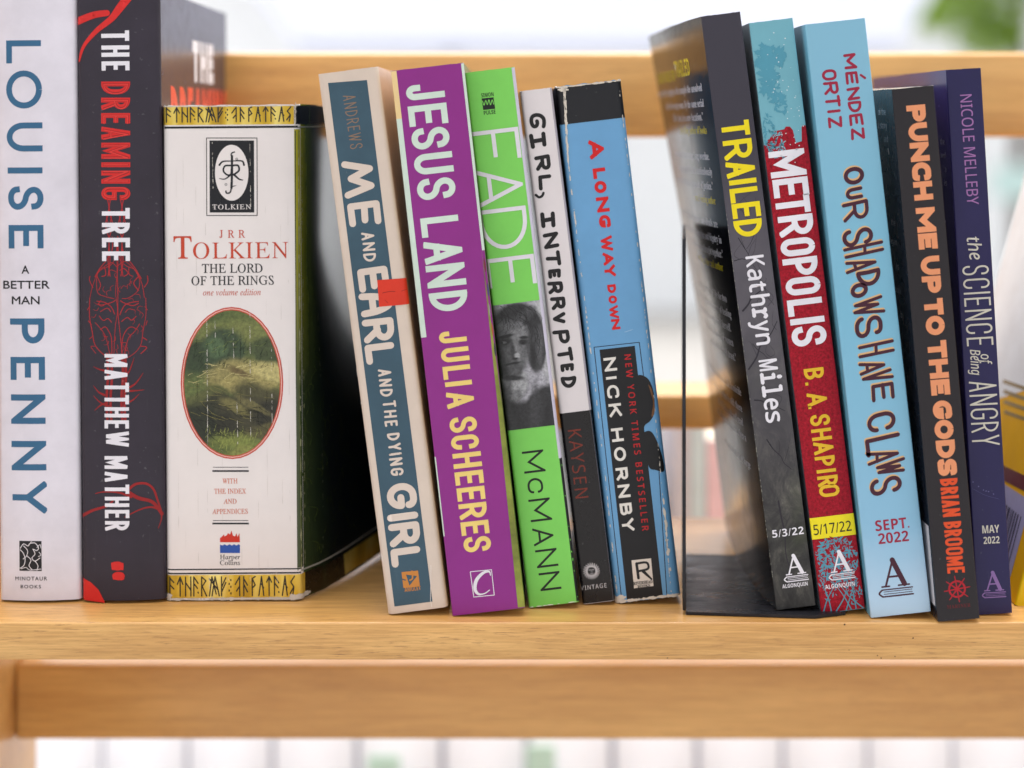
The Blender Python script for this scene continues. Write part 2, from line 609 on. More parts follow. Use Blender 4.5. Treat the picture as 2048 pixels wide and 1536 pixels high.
class Book:
    """A book standing on its tail.  Local unit = one photo pixel on its spine plane; u runs across the
    spine (u < 0 is the back cover, u > w the front cover), v runs up."""

    def __init__(self, name, label, bl, lean, w, h, depth, cover, group=None, bulge=0.0, r=2.5, hard=False,
                 back=None, front=None, thick=1.8, y=None, flare_l=None, flare_r=None, rim=0.4, inset=0, cat='book', core=None):
        self.w, self.h, self.r, self.bulge = w, h, r, bulge
        k = 1010 / (bl[1] - 235)
        if y is not None:
            k = (D + y) / D
        self.y0 = D * (k - 1)
        self.k, self.m = k, S * k
        self.depth = depth / self.m
        self.bl = bl
        self.a = math.radians(lean)
        o = P(bl[0], bl[1], self.y0)
        o.z = max(o.z, 0.0002) + 0.0002
        self.root = tag(empty(name, o, (0, -self.a, 0)), label, cat, group)
        self.fl, self.fr = flare_l, flare_r
        self.dec = {}
        self.cover, self.back, self.front = cover, back or cover, front or cover
        self.thick, self.hard, self.rim, self.inset = thick, hard, rim, inset
        self.core = core or CORE
        self.shell()

    def yprof(self, u):
        w, r = self.w, self.r
        y = 0.0
        if self.bulge:
            q = (u - w / 2) / (w / 2)
            y += self.bulge * q * q
        e = min(u, w - u)
        if e < r:
            e = max(e, 0)
            y += r - math.sqrt(max(0, r * r - (r - e) ** 2))
        return y

    def at(self, u, v, off=0.0):
        """3-D point (metres, book space) on the outside of the cover"""
        w = self.w
        if u < 0:
            d = -u
            x = -(self.fl(d, v) if self.fl else 0)
            y = self.yprof(0) + d
            nx, ny = -1, 0
        elif u > w:
            d = u - w
            x = w + (self.fr(d, v) if self.fr else 0)
            y = self.yprof(w) + d
            nx, ny = 1, 0
        else:
            x, y = u, self.yprof(u)
            e = 0.3
            a, b = max(0, u - e), min(w, u + e)
            dx, dy = b - a, self.yprof(b) - self.yprof(a)
            l = math.hypot(dx, dy)
            nx, ny = dy / l, -dx / l
        m = self.m
        return Vector((x * m + nx * off, y * m + ny * off, v * m))

    def us(self, part):
        w, r, d = self.w, self.r, self.depth
        if part == 'spine':
            b = [0, r * .06, r * .2, r * .4, r * .65, r, w - r, w - r * .65, w - r * .4, w - r * .2, w - r * .06, w]
            if self.bulge:
                b += [w * i / 16 for i in range(17)]
            return sorted(x for i, x in enumerate(sorted(set(b))) if x >= 0)
        n = 10
        if part == 'back_cover':
            return [-d + d * i / n for i in range(n + 1)]
        return [w + d * i / n for i in range(n + 1)]

    def shell(self):
        nv = 36
        vs = [self.h * i / nv for i in range(nv + 1)]
        rr = random.Random(sum(map(ord, self.root.name)))
        tops = {}
        for part, mat in (('spine', self.cover), ('back_cover', self.back), ('front_cover', self.front)):
            us = self.us(part)
            if part == 'spine' and not self.bulge:
                r, w = self.r, self.w
                us = sorted(set(us + [r + (w - 2 * r) * i / 12 for i in range(13)]))
            V, F, mi = [], [], []
            t = self.thick * self.m
            nu = len(us)
            for side in (0, 1):
                for u in us:
                    for j, v in enumerate(vs):
                        vv = v
                        if j in (0, nv):
                            key = (round(u, 2), j)
                            if key not in tops:
                                tops[key] = rr.uniform(-self.rim, self.rim)
                            vv += tops[key] if j else abs(tops[key])
                        V.append(self.at(u, vv, -t if side else 0))
            N = nu * (nv + 1)
            ix = lambda s, i, j: s * N + i * (nv + 1) + j
            for i in range(nu - 1):
                for j in range(nv):
                    F.append((ix(0, i, j), ix(0, i + 1, j), ix(0, i + 1, j + 1), ix(0, i, j + 1))); mi.append(0)
                    F.append((ix(1, i, j), ix(1, i, j + 1), ix(1, i + 1, j + 1), ix(1, i + 1, j))); mi.append(1)
                for j, fl in ((0, 0), (nv, 1)):
                    q = (ix(0, i, j), ix(1, i, j), ix(1, i + 1, j), ix(0, i + 1, j))
                    F.append(q if not fl else q[::-1]); mi.append(1)
            for i in (0, nu - 1):
                for j in range(nv):
                    q = (ix(0, i, j), ix(0, i, j + 1), ix(1, i, j + 1), ix(1, i, j))
                    F.append(q if i == 0 else q[::-1]); mi.append(1)
            me = bpy.data.meshes.new(part)
            me.from_pydata(V, [], F)
            for p, q in zip(me.polygons, mi):
                p.material_index = q
                p.use_smooth = q == 0
            me.set_sharp_from_angle(angle=math.radians(50))
            link(part, me, [mat, self.core], self.root)
        # the block of pages between the covers
        m, t = self.m, self.thick + 0.3
        ins = (14 if self.hard else 0.8) + self.inset
        y0 = (self.yprof(0) + 1.5 + self.thick) * m
        box('page_block', (t * m, y0, ins * m), ((self.w - t) * m, (self.depth - (14 if self.hard else 1)) * m, (self.h - ins) * m), PAPER, self.root)

    # ---- coordinates
    def lp(self, p):
        """photo pixel -> (u, v)"""
        q = P(p[0], p[1], self.y0) - self.root.location
        c, s = math.cos(self.a), math.sin(self.a)
        return ((q.x * c + q.z * s) / self.m, (-q.x * s + q.z * c) / self.m)

    # ---- printing
    def add(self, part, V, F, mat, layer):
        self.dec.setdefault(part, []).append((V, F, mat, layer))

    def poly(self, part, pts, mat, layer=1, local=False):
        q = pts if local else [self.lp(p) for p in pts]
        V, F = union([q]) if len(q) <= 4 else self._fill(q)
        self.add(part, V, F, mat, layer)

    def _fill(self, q):
        ar = sum(q[i - 1][0] * q[i][1] - q[i][0] * q[i - 1][1] for i in range(len(q)))
        if ar < 0:
            q = q[::-1]
        r = delaunay_2d_cdt([Vector(v) for v in q], [], [list(range(len(q)))], 0, 1e-5)
        out = []
        for f in r[2]:
            n = len(f)
            x, y = sum(r[0][i].x for i in f) / n, sum(r[0][i].y for i in f) / n
            ins = False
            for i in range(len(q)):
                a, b = q[i - 1], q[i]
                if (a[1] > y) != (b[1] > y) and x < (b[0] - a[0]) * (y - a[1]) / (b[1] - a[1]) + a[0]:
                    ins = not ins
            if ins:
                out.append(tuple(f))
        return [tuple(v) for v in r[0]], out

    def ell(self, part, c, rx, ry, mat, layer=1, hole=0.0, n=40, local=False):
        cx, cy = c if local else self.lp(c)
        if hole:
            polys = []
            for i in range(n):
                a, b = 2 * math.pi * i / n, 2 * math.pi * (i + 1) / n
                polys.append([(cx + f(t) * g[0], cy + h_(t) * g[1]) for f, h_, t, g in (
                    (math.cos, math.sin, a, (rx, ry)), (math.cos, math.sin, b, (rx, ry)),
                    (math.cos, math.sin, b, (rx - hole, ry - hole)), (math.cos, math.sin, a, (rx - hole, ry - hole)))])
            V, F = union(polys)
        else:
            V, F = self._fill([(cx + rx * math.cos(2 * math.pi * i / n), cy + ry * math.sin(2 * math.pi * i / n)) for i in range(n)])
        self.add(part, V, F, mat, layer)

    def line(self, part, pts, t, mat, layer=1, cap='round', taper=None, local=False, smooth=False):
        q = pts if local else [self.lp(p) for p in pts]
        if smooth and len(q) > 2:
            q = catmull(q)
        V, F = union(stroke_polys(q, t, cap, taper))
        self.add(part, V, F, mat, layer)

    def lines(self, part, lst, mat, layer=1, local=False):
        """several strokes in one sheet: lst of (pts, width, taper)"""
        polys = []
        for pts, t, tp in lst:
            q = pts if local else [self.lp(p) for p in pts]
            if len(q) > 2:
                q = catmull(q)
            polys += stroke_polys(q, t, 'round', tp)
        V, F = union(polys)
        self.add(part, V, F, mat, layer)

    def blobs(self, part, polys, mat, layer=1, local=True):
        V, F = union(polys if local else [[self.lp(p) for p in q] for q in polys])
        self.add(part, V, F, mat, layer)

    def run(self, part, text, p0, p1, H, t, mat, layer=1, cap='square', gap=0.2, jit=0.0, squeeze=None, local=False, word=0.5, H1=None, taper=None):
        """a line of drawn capitals from p0 to p1 (mid-height points of its two ends), H high, pen width t"""
        a, b = (p0, p1) if local else (self.lp(p0), self.lp(p1))
        L = math.hypot(b[0] - a[0], b[1] - a[1])
        d = ((b[0] - a[0]) / L, (b[1] - a[1]) / L)
        up = (-d[1], d[0])
        ws, tot = [], 0
        for ch in text:
            ws.append(None if ch == ' ' else (GL[ch][0] or 0))
        fixed = sum(t * (1.0 if w == 0 else 0) for w in ws if w is not None)
        gaps = 0
        for i, w in enumerate(ws):
            if w is None:
                gaps += word * H
            if i and w is not None and ws[i - 1] is not None:
                gaps += gap * H
        flex = sum(w for w in ws if w)
        sc = (L - fixed - gaps) / flex if flex else 0
        x = 0
        for i, (ch, w) in enumerate(zip(text, ws)):
            if w is None:
                x += word * H
                continue
            if i and ws[i - 1] is not None:
                x += gap * H
            W = t if w == 0 else w * sc
            f = (x + W / 2) / L
            hh = H if H1 is None else H + (H1 - H) * f
            V, F = union(glyph(ch, W, hh, t, cap, jit, taper))
            V = [(a[0] + d[0] * (x + vx) + up[0] * (vy - hh / 2), a[1] + d[1] * (x + vx) + up[1] * (vy - hh / 2)) for vx, vy in V]
            self.add(part, V, F, mat, layer)
            x += W

    def gbox(self, part, ch, x0, x1, y0, y1, t, mat, layer=1, cap='square', jit=0.0, shift=(0, 0), skew=0.0, taper=None, seed=None):
        """one letter read downwards: x0..x1 its foot and head, y0..y1 its start and end (photo pixels)"""
        if seed is not None:
            rnd.seed(seed)
        H, W = x1 - x0, y1 - y0
        V, F = union(glyph(ch, W, H, t, cap, jit, taper))
        o = self.lp(((x0 + x1) / 2 + shift[0], (y0 + y1) / 2 + shift[1]))
        V = [(o[0] + (vy - H / 2), o[1] - (vx - W / 2) - skew * (vy - H / 2)) for vx, vy in V]
        self.add(part, V, F, mat, layer)

    def type(self, part, text, p0, p1, H, mat, font='sans', offset=0.0, layer=1, local=False, spacing=1.0):
        """a line of type whose ink runs from p0 to p1 (mid cap-height points of its ends)"""
        a, b = (p0, p1) if local else (self.lp(p0), self.lp(p1))
        L = math.hypot(b[0] - a[0], b[1] - a[1])
        d = ((b[0] - a[0]) / L, (b[1] - a[1]) / L)
        up = (-d[1], d[0])
        V, F = type_mesh(text, font, offset, spacing)
        x0, x1 = min(v[0] for v in V), max(v[0] for v in V)
        c0, c1 = cap_height(font)
        sx, sy = L / (x1 - x0), H / (c1 - c0)
        mid = (c0 + c1) / 2
        e = offset * H
        shifts = [(0, 0)] if e <= 0 else [(0, 0), (e, 0), (-e, 0), (0, e), (0, -e)]
        for i, (ex, ey) in enumerate(shifts):      # a heavier face is printed as slightly shifted passes
            Q = []
            for vx, vy in V:
                gx, gy = (vx - x0) * sx + ex, (vy - mid) * sy + ey
                Q.append((a[0] + d[0] * gx + up[0] * gy, a[1] + d[1] * gx + up[1] * gy))
            self.add(part, Q, F, mat, layer + i * 0.12)

    def level(self, part, text, x0, x1, y, H, mat, **kw):
        """a line of type lying across the spine: x0..x1 at its middle height y at the left end (photo pixels)"""
        a = self.lp((x0, y))
        k = (x1 - x0) / math.cos(self.a)
        self.type(part, text, a, (a[0] + k, a[1]), H, mat, local=True, **kw)

    def build(self):
        w, r = self.w, self.r
        for part, lst in self.dec.items():
            mats, V3, F3, mi = [], [], [], []
            for V, F, mat, layer in lst:
                if not F:
                    continue
                us = [v[0] for v in V]
                lo, hi = min(us), max(us)
                vlo, vhi = min(v[1] for v in V), max(v[1] for v in V)
                cuts = [c for c in self.us('spine') if lo < c < hi and (self.bulge or c < r + .01 or c > w - r - .01)]
                cv = []
                if hi > w and self.fr or lo < 0 and self.fl:
                    nv = 24
                    cuts += [w + self.depth * i / 14 for i in range(15)] + [-self.depth * i / 14 for i in range(15)]
                    cv = [self.h * i / nv for i in range(nv + 1)]
                bm = bmesh.new()
                bv = [bm.verts.new((x, y, 0)) for x, y in V]
                for f in F:
                    if len(set(f)) > 2:
                        try:
                            bm.faces.new([bv[i] for i in f])
                        except ValueError:
                            pass
                for c in sorted(set(cuts)):
                    if lo < c < hi:
                        bmesh.ops.bisect_plane(bm, geom=bm.verts[:] + bm.edges[:] + bm.faces[:], plane_co=(c, 0, 0), plane_no=(1, 0, 0), dist=1e-5)
                for c in cv:
                    if vlo < c < vhi:
                        bmesh.ops.bisect_plane(bm, geom=bm.verts[:] + bm.edges[:] + bm.faces[:], plane_co=(0, c, 0), plane_no=(0, 1, 0), dist=1e-5)
                if mat not in mats:
                    mats.append(mat)
                k = mats.index(mat)
                base = len(V3)
                bm.verts.index_update()
                for v in bm.verts:
                    V3.append(self.at(v.co.x, v.co.y, LAYER * layer))
                for f in bm.faces:
                    ids = [base + v.index for v in f.verts]
                    if f.normal.z < 0:
                        ids = ids[::-1]
                    F3.append(ids)
                    mi.append(k)
                bm.free()
            if not F3:
                continue
            me = bpy.data.meshes.new(part)
            me.from_pydata(V3, [], F3)
            for p, q in zip(me.polygons, mi):
                p.material_index = q
                p.use_smooth = True
            link(part.split('#')[0], me, mats, self.root)


def catmull(q, n=5):
    out = []
    m = len(q)
    for i in range(m - 1):
        p0, p1, p2, p3 = q[max(i - 1, 0)], q[i], q[i + 1], q[min(i + 2, m - 1)]
        for k in range(n):
            t = k / n
            out.append(tuple(0.5 * (2 * p1[c] + (p2[c] - p0[c]) * t + (2 * p0[c] - 5 * p1[c] + 4 * p2[c] - p3[c]) * t * t
                                    + (3 * p1[c] - p0[c] - 3 * p2[c] + p3[c]) * t ** 3) for c in (0, 1)))
    out.append(tuple(q[-1][:2]))
    return out


def leafs(cx, cy, rx, ry, n, size, rr, aspect=0.5):
    """scatter of small pointed leaf shapes in an ellipse (convex pieces)"""
    out = []
    for _ in range(n):
        a, q = rr.uniform(0, 6.283), math.sqrt(rr.random())
        x, y = cx + rx * q * math.cos(a), cy + ry * q * math.sin(a)
        s, th = size * rr.uniform(.5, 1.4), rr.uniform(0, 6.283)
        c, d = math.cos(th), math.sin(th)
        out.append([(x + s * c, y + s * d), (x - s * aspect * d * .6, y + s * aspect * c * .6), (x - s * c, y - s * d), (x + s * aspect * d * .6, y - s * aspect * c * .6)])
    return out


def scuffs(bk, path, n, ln, wd, rr, part='worn_edge', mat=None, layer=3, local=False):
    """pale rubbed flecks along a fold or edge"""
    q = path if local else [bk.lp(p) for p in path]
    segs = list(zip(q[:-1], q[1:]))
    polys = []
    for _ in range(n):
        a, b = rr.choice(segs)
        t = rr.random()
        x, y = a[0] + (b[0] - a[0]) * t, a[1] + (b[1] - a[1]) * t
        L = math.hypot(b[0] - a[0], b[1] - a[1])
        d = ((b[0] - a[0]) / L, (b[1] - a[1]) / L)
        l, w = ln * rr.uniform(.2, 1.3), wd * rr.uniform(.25, 1.2)
        x += rr.uniform(-wd, wd) * .4
        m = 7
        pts = []
        for i in range(m):
            an = 2 * math.pi * i / m
            f = rr.uniform(.55, 1.1)
            e, g = math.cos(an) * l * f, math.sin(an) * w * f
            pts.append((x + d[0] * e - d[1] * g, y + d[1] * e + d[0] * g))
        polys.append(hull(pts))
    V, F = union(polys)
    bk.add(part, V, F, mat or CORE, layer)


def hull(p):
    p = sorted(set(p))
    def half(pts):
        h = []
        for q in pts:
            while len(h) > 1 and (h[-1][0] - h[-2][0]) * (q[1] - h[-2][1]) - (h[-1][1] - h[-2][1]) * (q[0] - h[-2][0]) <= 0:
                h.pop()
            h.append(q)
        return h
    a, b = half(p), half(p[::-1])
    return a[:-1] + b[:-1]


# ------------------------------------------------------------------ setting and cart
W_LO, W_HI, W_DK = lin((209, 157, 90)), lin((227, 180, 112)), lin((120, 70, 36))
WOOD_SHELF = wood('varnished_pine', W_LO, W_HI, W_DK, 0.36, 0.9, 0.0)
WOOD_RAIL = wood('varnished_pine_rail', lin((212, 160, 92)), lin((230, 182, 110)), W_DK, 0.4, 0.6, 3.1)

ground = box('ground', (-60, -20, -0.98), (60, 90, -0.95), plain('pale_concrete', (0.31, 0.3, 0.285), 0.8, 0, 0.12, 3))
tag(ground, None, None, kind='structure')

cart = tag(empty('book_cart', (0, 0.09, -0.95)), 'pale varnished wooden book cart whose shelf holds the row of books', 'book cart')


def cart_part(name, lo, hi, mat, bevel=0.0012):
    o = box(name, lo, hi, mat, None, bevel, 3)
    o.parent = cart
    o.matrix_parent_inverse = Matrix.Translation((0, -0.09, 0.95))
    return o


cart_part('shelf_board', (-0.243, 0.0, -0.0147), (0.47, 0.171, 0.0), WOOD_SHELF, 0.0009)
cart_part('top_rail', (-0.243, 0.180, 0.187), (0.47, 0.198, 0.2295), WOOD_RAIL, 0.003)
cart_part('back_ledge', (-0.243, 0.1712, 0.043), (0.47, 0.213, 0.0603), WOOD_RAIL, 0.002)
cart_part('lower_rail', (-0.243, 0.165, -0.1075), (0.47, 0.187, -0.0706), WOOD_RAIL, 0.002)
cart_part('end_panel', (-0.263, 0.003, -0.93), (-0.2432, 0.205, 0.24), WOOD_RAIL, 0.003)
cart_part('end_panel', (0.4702, 0.003, -0.93), (0.49, 0.205, 0.24), WOOD_RAIL, 0.003)
cart_part('rear_shelf', (-0.243, 0.35, -0.095), (0.47, 0.5, -0.08), WOOD_RAIL, 0.002)
cart_part('side_brace', (-0.263, 0.2052, -0.12), (-0.2432, 0.5, -0.081), WOOD_RAIL, 0.002)
cart_part('side_brace', (0.4702, 0.2052, -0.12), (0.49, 0.5, -0.081), WOOD_RAIL, 0.002)

# knot holes and specks in the front edge of the shelf board
SPECK = plain('dark_speck', lin((60, 34, 18)), 0.8)
for px, py, r in ((1689, 1249, 2.2), (1826, 1276, 1.9), (1698, 1300, 1.2), (1755, 1311, 1.3), (1762, 1316, 1.6), (1790, 1313, 1.3), (1335, 1316, 1.3)):
    c = P(px, py, 0)
    n = 9
    me = bpy.data.meshes.new('wood_speck')
    me.from_pydata([(c.x + math.cos(6.283 * i / n) * r * S * rnd.uniform(.7, 1.2), -0.00006, c.z + math.sin(6.283 * i / n) * r * S * rnd.uniform(.6, 1.1)) for i in range(n)], [], [list(range(n))])
    o = link('wood_speck', me, [SPECK])
    o.parent = cart
    o.matrix_parent_inverse = Matrix.Translation((0, -0.09, 0.95))

def translucent(name, c, tc, f, var=.04):
    q = NT(name)
    q.color(q.mix(q.noise(6, 3), tuple(v * (1 - var) for v in c), c))
    q.b.inputs['Roughness'].default_value = 0.7
    tr = q.n('ShaderNodeBsdfTranslucent')
    tr.inputs[0].default_value = (*tc, 1)
    mx = q.n('ShaderNodeMixShader')
    mx.inputs[0].default_value = f
    q.l(q.b.outputs[0], mx.inputs[1])
    q.l(tr.outputs[0], mx.inputs[2])
    q.l(mx.outputs[0], q.t.nodes['Material Output'].inputs[0])
    return q.m


# white board fence behind the cart, seen below the lower rail
fence = tag(empty('board_fence', (0.03, 0.55, -0.95)), 'white fence of upright boards behind the cart, below the lowest rail', 'fence')
WHITE = translucent('white_plastic_board', (0.93, 0.93, 0.95), (0.95, 0.95, 0.97), 0.55, .02)
GREYW = plain('grey_batten', (0.42, 0.42, 0.47), 0.6)
k = (D + 0.55) / D
for i in range(-1, 13):
    x0 = (200 + 171 * i - 1024) * S * k
    x1 = (200 + 171 * (i + 1) - 1024) * S * k
    g = 7 * S * k
    b = box('board', (x0 + g, 0.55, -0.95), (x1 - g, 0.565, -0.232), WHITE, None, 0.002)
    b.parent = fence
    b.matrix_parent_inverse = Matrix.Translation((-0.03, -0.55, 0.95))
for i in range(-1, 14):
    x0 = (200 + 171 * i - 1024) * S * k
    b = box('batten', (x0 - 0.007, 0.5655, -0.94), (x0 + 0.007, 0.575, -0.236), GREYW)  # added strip that keeps the gap grey against the bright ground
    b.parent = fence
    b.matrix_parent_inverse = Matrix.Translation((-0.03, -0.55, 0.95))

MINT = plain('mint_card', lin((206, 240, 226)), 0.6)  # added sheets standing in for a green reflection on the boards
for px0, px1, py, lab in ((735, 800, 1512, 'mint sheet added for a reflection on the fence, nearer the left post'),
                          (1052, 1110, 1492, 'mint sheet added for a reflection on the fence, under the middle of the rail')):
    y = 0.54
    kk = (D + y) / D
    tag(box('mint_card', ((px0 - 1024) * S * kk, y, -0.42), ((px1 - 1024) * S * kk, y + 0.002, ZC - (py - 235) * S * kk), MINT), lab, 'card')

# row of books on the far side of the cart, seen out of focus through the gaps
def rear_book(px0, px1, top, col, label, y=0.37, lean=0.0, topcol=None):
    kk = (D + y) / D
    x0, x1 = (px0 - 1024) * S * kk, (px1 - 1024) * S * kk
    z1 = ZC - (top - 235) * S * kk
    r = tag(empty('far_book', ((x0 + x1) / 2, y, -0.0798), (0, -math.radians(lean), 0)), label, 'book', 'books on the far side of the cart')
    w = (x1 - x0) / 2
    h = z1 + 0.08
    c = ink(col, 0.5)
    box('cover', (-w, 0, 0), (-w + 0.0012, 0.11, h), c, r)
    box('cover', (w - 0.0012, 0, 0), (w, 0.11, h), c, r)
    box('page_block', (-w + 0.0013, 0.001, 0.001), (w - 0.0013, 0.108, h - 0.001), PAPER, r)
    box('spine', (-w, -0.0012, 0), (w, -0.0002, h), c, r)
    if topcol:
        box('spine_band', (-w, -0.0022, h - 0.058), (w, -0.0014, h - 0.001), ink(topcol, 0.5), r)
    return r


rear_book(600, 668, 820, (150, 152, 176), 'blurred lavender grey book behind the ledge, beside the big fantasy volume')
rear_book(670, 706, 800, (196, 196, 214), 'blurred pale book behind the ledge, between the thick and the cream leaning book')
rear_book(708, 742, 815, (120, 138, 150), 'blurred blue grey book behind the ledge, hidden partly by the cream leaning book')
rear_book(1244, 1306, 195, (232, 228, 226), 'tall blurred white book with brown top behind the sky blue paperback', lean=4.4, topcol=(196, 148, 110))
rear_book(1352, 1380, 840, (208, 206, 216), 'blurred pale grey book low behind the ledge, left of the black bookend')
rear_book(1382, 1412, 850, (206, 224, 232), 'blurred pale aqua book low behind the ledge, just right of the bookend edge')
rear_book(1414, 1470, 880, (238, 206, 216), 'blurred pink book low behind the ledge, behind the black bookend')

# awning, tree, hedge and banner far behind
fab = NT('white_awning_cloth')
fab.b.inputs['Base Color'].default_value = (0.78, 0.8, 0.86, 1)
fab.b.inputs['Roughness'].default_value = 0.8
tr = fab.n('ShaderNodeBsdfTranslucent')
tr.inputs[0].default_value = (0.68, 0.70, 0.76, 1)
mx = fab.n('ShaderNodeMixShader')
mx.inputs[0].default_value = 0.7
fab.l(fab.b.outputs[0], mx.inputs[1])
fab.l(tr.outputs[0], mx.inputs[2])
fab.l(mx.outputs[0], fab.t.nodes['Material Output'].inputs[0])
aw = tag(empty('awning', (0.6, 5.5, -0.95)), 'pale white market awning stretched behind the cart above the top rail', 'awning')


def prism(name, pts, thick, mat, parent):
    """thin sheet of cloth through the given points"""
    n = len(pts)
    nn = (pts[1] - pts[0]).cross(pts[2] - pts[0]).normalized() * thick
    me = bpy.data.meshes.new(name)
    me.from_pydata(list(pts) + [p + nn for p in pts], [], [list(range(n))[::-1], list(range(n, 2 * n))] + [(i, (i + 1) % n, (i + 1) % n + n, i + n) for i in range(n)])
    o = link(name, me, [mat])
    o.parent = parent
    o.matrix_parent_inverse = Matrix.Translation(-parent.location)
    return o


a, b, c, d = P(592, 84, 6.0), P(1800, 84, 6.0), P(2010, -240, 4.6), P(330, -240, 4.6)
prism('canopy_cloth', [a, b, c, d], 0.004, fab.m, aw)
prism('valance', [a, b, b + Vector((0, 0.002, -0.05)), a + Vector((0, 0.002, -0.05))], 0.003, fab.m, aw)
POLE = plain('grey_pole', (0.5, 0.5, 0.52), 0.4, 0.6)
for px in (905, 1700):
    q = P(px, 90, 6.02)
    box('pole', (q.x - 0.02, 6.01, -0.95), (q.x + 0.02, 6.05, q.z), POLE, None, 0.004)
    o = COL.objects[-1]
    o.parent = aw
    o.matrix_parent_inverse = Matrix.Translation(-aw.location)

leaf = NT('bright_leaves')
nz = leaf.noise(0.9, 3)
leaf.color(leaf.ramp(nz, [(0.35, (0.08, 0.15, 0.015)), (0.65, (0.17, 0.25, 0.04))]))
leaf.b.inputs['Roughness'].default_value = 0.45
tl = leaf.n('ShaderNodeBsdfTranslucent')
tl.inputs[0].default_value = (0.38, 0.56, 0.08, 1)
mx = leaf.n('ShaderNodeMixShader')
mx.inputs[0].default_value = 0.65
leaf.l(leaf.b.outputs[0], mx.inputs[1])
leaf.l(tl.outputs[0], mx.inputs[2])
leaf.l(mx.outputs[0], leaf.t.nodes['Material Output'].inputs[0])


def foliage(name, clumps, n, size, rr):
    V, F = [], []
    for _ in range(n):
        c, r = rr.choice(clumps)
        while True:
            q = Vector((rr.uniform(-1, 1), rr.uniform(-1, 1), rr.uniform(-1, 1)))
            if q.length < 1:
                break
        p = Vector(c) + Vector((q.x * r[0], q.y * r[1], q.z * r[2]))
        a = Vector((rr.uniform(-1, 1), rr.uniform(-1, 1), rr.uniform(-1, 1))).normalized()
        b = a.orthogonal().normalized()
        s = size * rr.uniform(.6, 1.4)
        i = len(V)
        V += [p + a * s, p + b * s * .45, p - a * s, p - b * s * .45]
        F.append((i, i + 1, i + 2, i + 3))
    me = bpy.data.meshes.new(name)
    me.from_pydata(V, [], F)
    return me


rr = random.Random(3)
q = P(1960, 8, 7.5)
TS = 0.42
cl = [((q.x + dx * TS, 7.5 + rr.uniform(-.2, .2), q.z + dz * TS), (r * TS, .28, r * .75 * TS)) for dx, dz, r in ((-.45, .0, .5), (.15, -.35, .42), (.3, .3, .6), (-.2, .7, .7), (.7, .8, .6), (.2, 1.3, .7))]
tree = tag(empty('tree', (q.x + 0.2, 7.5, -0.95)), 'bright green leafy tree far behind, at the top right', 'tree')
o = link('crown', foliage('crown', cl, 1500, 0.045, rr), [leaf.m])
o.parent = tree
o.matrix_parent_inverse = Matrix.Translation(-tree.location)
bm = bmesh.new()
bmesh.ops.create_cone(bm, cap_ends=True, segments=12, radius1=0.06, radius2=0.025, depth=2.0)
me = bpy.data.meshes.new('trunk')
bm.to_mesh(me)
bm.free()
o = link('trunk', me, [plain('bark', (0.09, 0.065, 0.045), 0.9)], tree)
o.location = (0, 0, 1.0)

hq = P(1330, 380, 14)
hedge = tag(empty('hedge', (hq.x, 14, -0.95)), 'pale green hedge far behind, through the gap left of the black cover', 'hedge')
o = link('foliage', foliage('foliage', [((hq.x + dx, 14, -0.2 + dz), (.32, .3, .32)) for dx in (-.5, -.2, .1, .4) for dz in (-.5, 0, .35)], 2200, 0.06, rr), [leaf.m])
o.parent = hedge
o.matrix_parent_inverse = Matrix.Translation(-hedge.location)
bm = bmesh.new()
bmesh.ops.create_cone(bm, cap_ends=True, segments=8, radius1=0.03, radius2=0.02, depth=0.4)
me = bpy.data.meshes.new('stem')
bm.to_mesh(me)
bm.free()
o = link('stem', me, [plain('bark_stem', (0.09, 0.065, 0.045), 0.9)], hedge)
o.location = (0, 0, 0.2)

wq0, wq1 = P(380, 290, 9), P(2600, 290, 9)
tw = tag(empty('market_tent', ((wq0.x + wq1.x) / 2, 9, -0.95)), 'white market tent far behind the cart, filling the view above and below the rails', 'tent')
WTENT = translucent('white_tent_cloth', (0.94, 0.95, 0.96), (0.96, 0.97, 0.98), 0.6, .02)
zr = P(0, -60, 9).z
prism('tent_wall', [Vector((wq0.x, 9, -0.93)), Vector((wq1.x, 9, -0.93)), Vector((wq1.x, 9, zr)), Vector((wq0.x, 9, zr))], 0.01, WTENT, tw)
prism('roof', [Vector((wq0.x - .1, 8.9, zr - .02)), Vector((wq1.x + .1, 8.9, zr - .02)), Vector((wq1.x - 1, 11, zr + .7)), Vector((wq0.x + 1, 11, zr + .7))], 0.01, WTENT, tw)
bq0, bq1 = P(1985, 330, 7), P(2300, 400, 7)
ban = tag(box('banner', (bq0.x, 7, bq1.z), (bq1.x, 7.01, bq0.z), plain('mint_cloth', lin((205, 232, 228)), 0.8)), 'pale mint banner far behind, right of the navy book', 'banner')

# ------------------------------------------------------------------ the books
ROW = 'books standing in the front row'
WHITE_INK = ink((226, 222, 228), 0.45)

# ---- 1 white hardback
WH = ink((224, 219, 228), 0.3, wave=.08)
b = Book('hardback_book', 'thick white hardback with large blue capitals down its curved spine, at the left end', (-3, 1203), 0.45, 163, 1225, 0.16,
         WH, ROW, bulge=9, r=9, hard=True, y=0.026)
BLUE = ink((62, 106, 140), 0.4)
for ch, x0, x1, y0, y1 in (('L', 11, 82, 80.5, 126.5), ('O', 11, 84, 141, 217), ('U', 12, 85, 245, 303), ('I', 14, 85, 335, 347), ('S', 15, 87, 373, 419.5), ('E', 16, 87, 450, 497)):
    b.gbox('author_first_name', ch, x0, x1, y0, y1, 12, BLUE)
for ch, x0, x1, y0, y1 in (('P', 19, 89, 637, 687), ('E', 20, 90, 714, 760), ('N', 21, 91, 789, 848), ('N', 22, 92.5, 882, 941), ('Y', 24, 94, 964, 1026)):
    b.gbox('author_surname', ch, x0, x1, y0, y1, 12.5, BLUE)
BK = ink((38, 36, 44), 0.45)
b.level('title', 'A', 43, 58, 539.5, 15.6, BK, offset=.022)
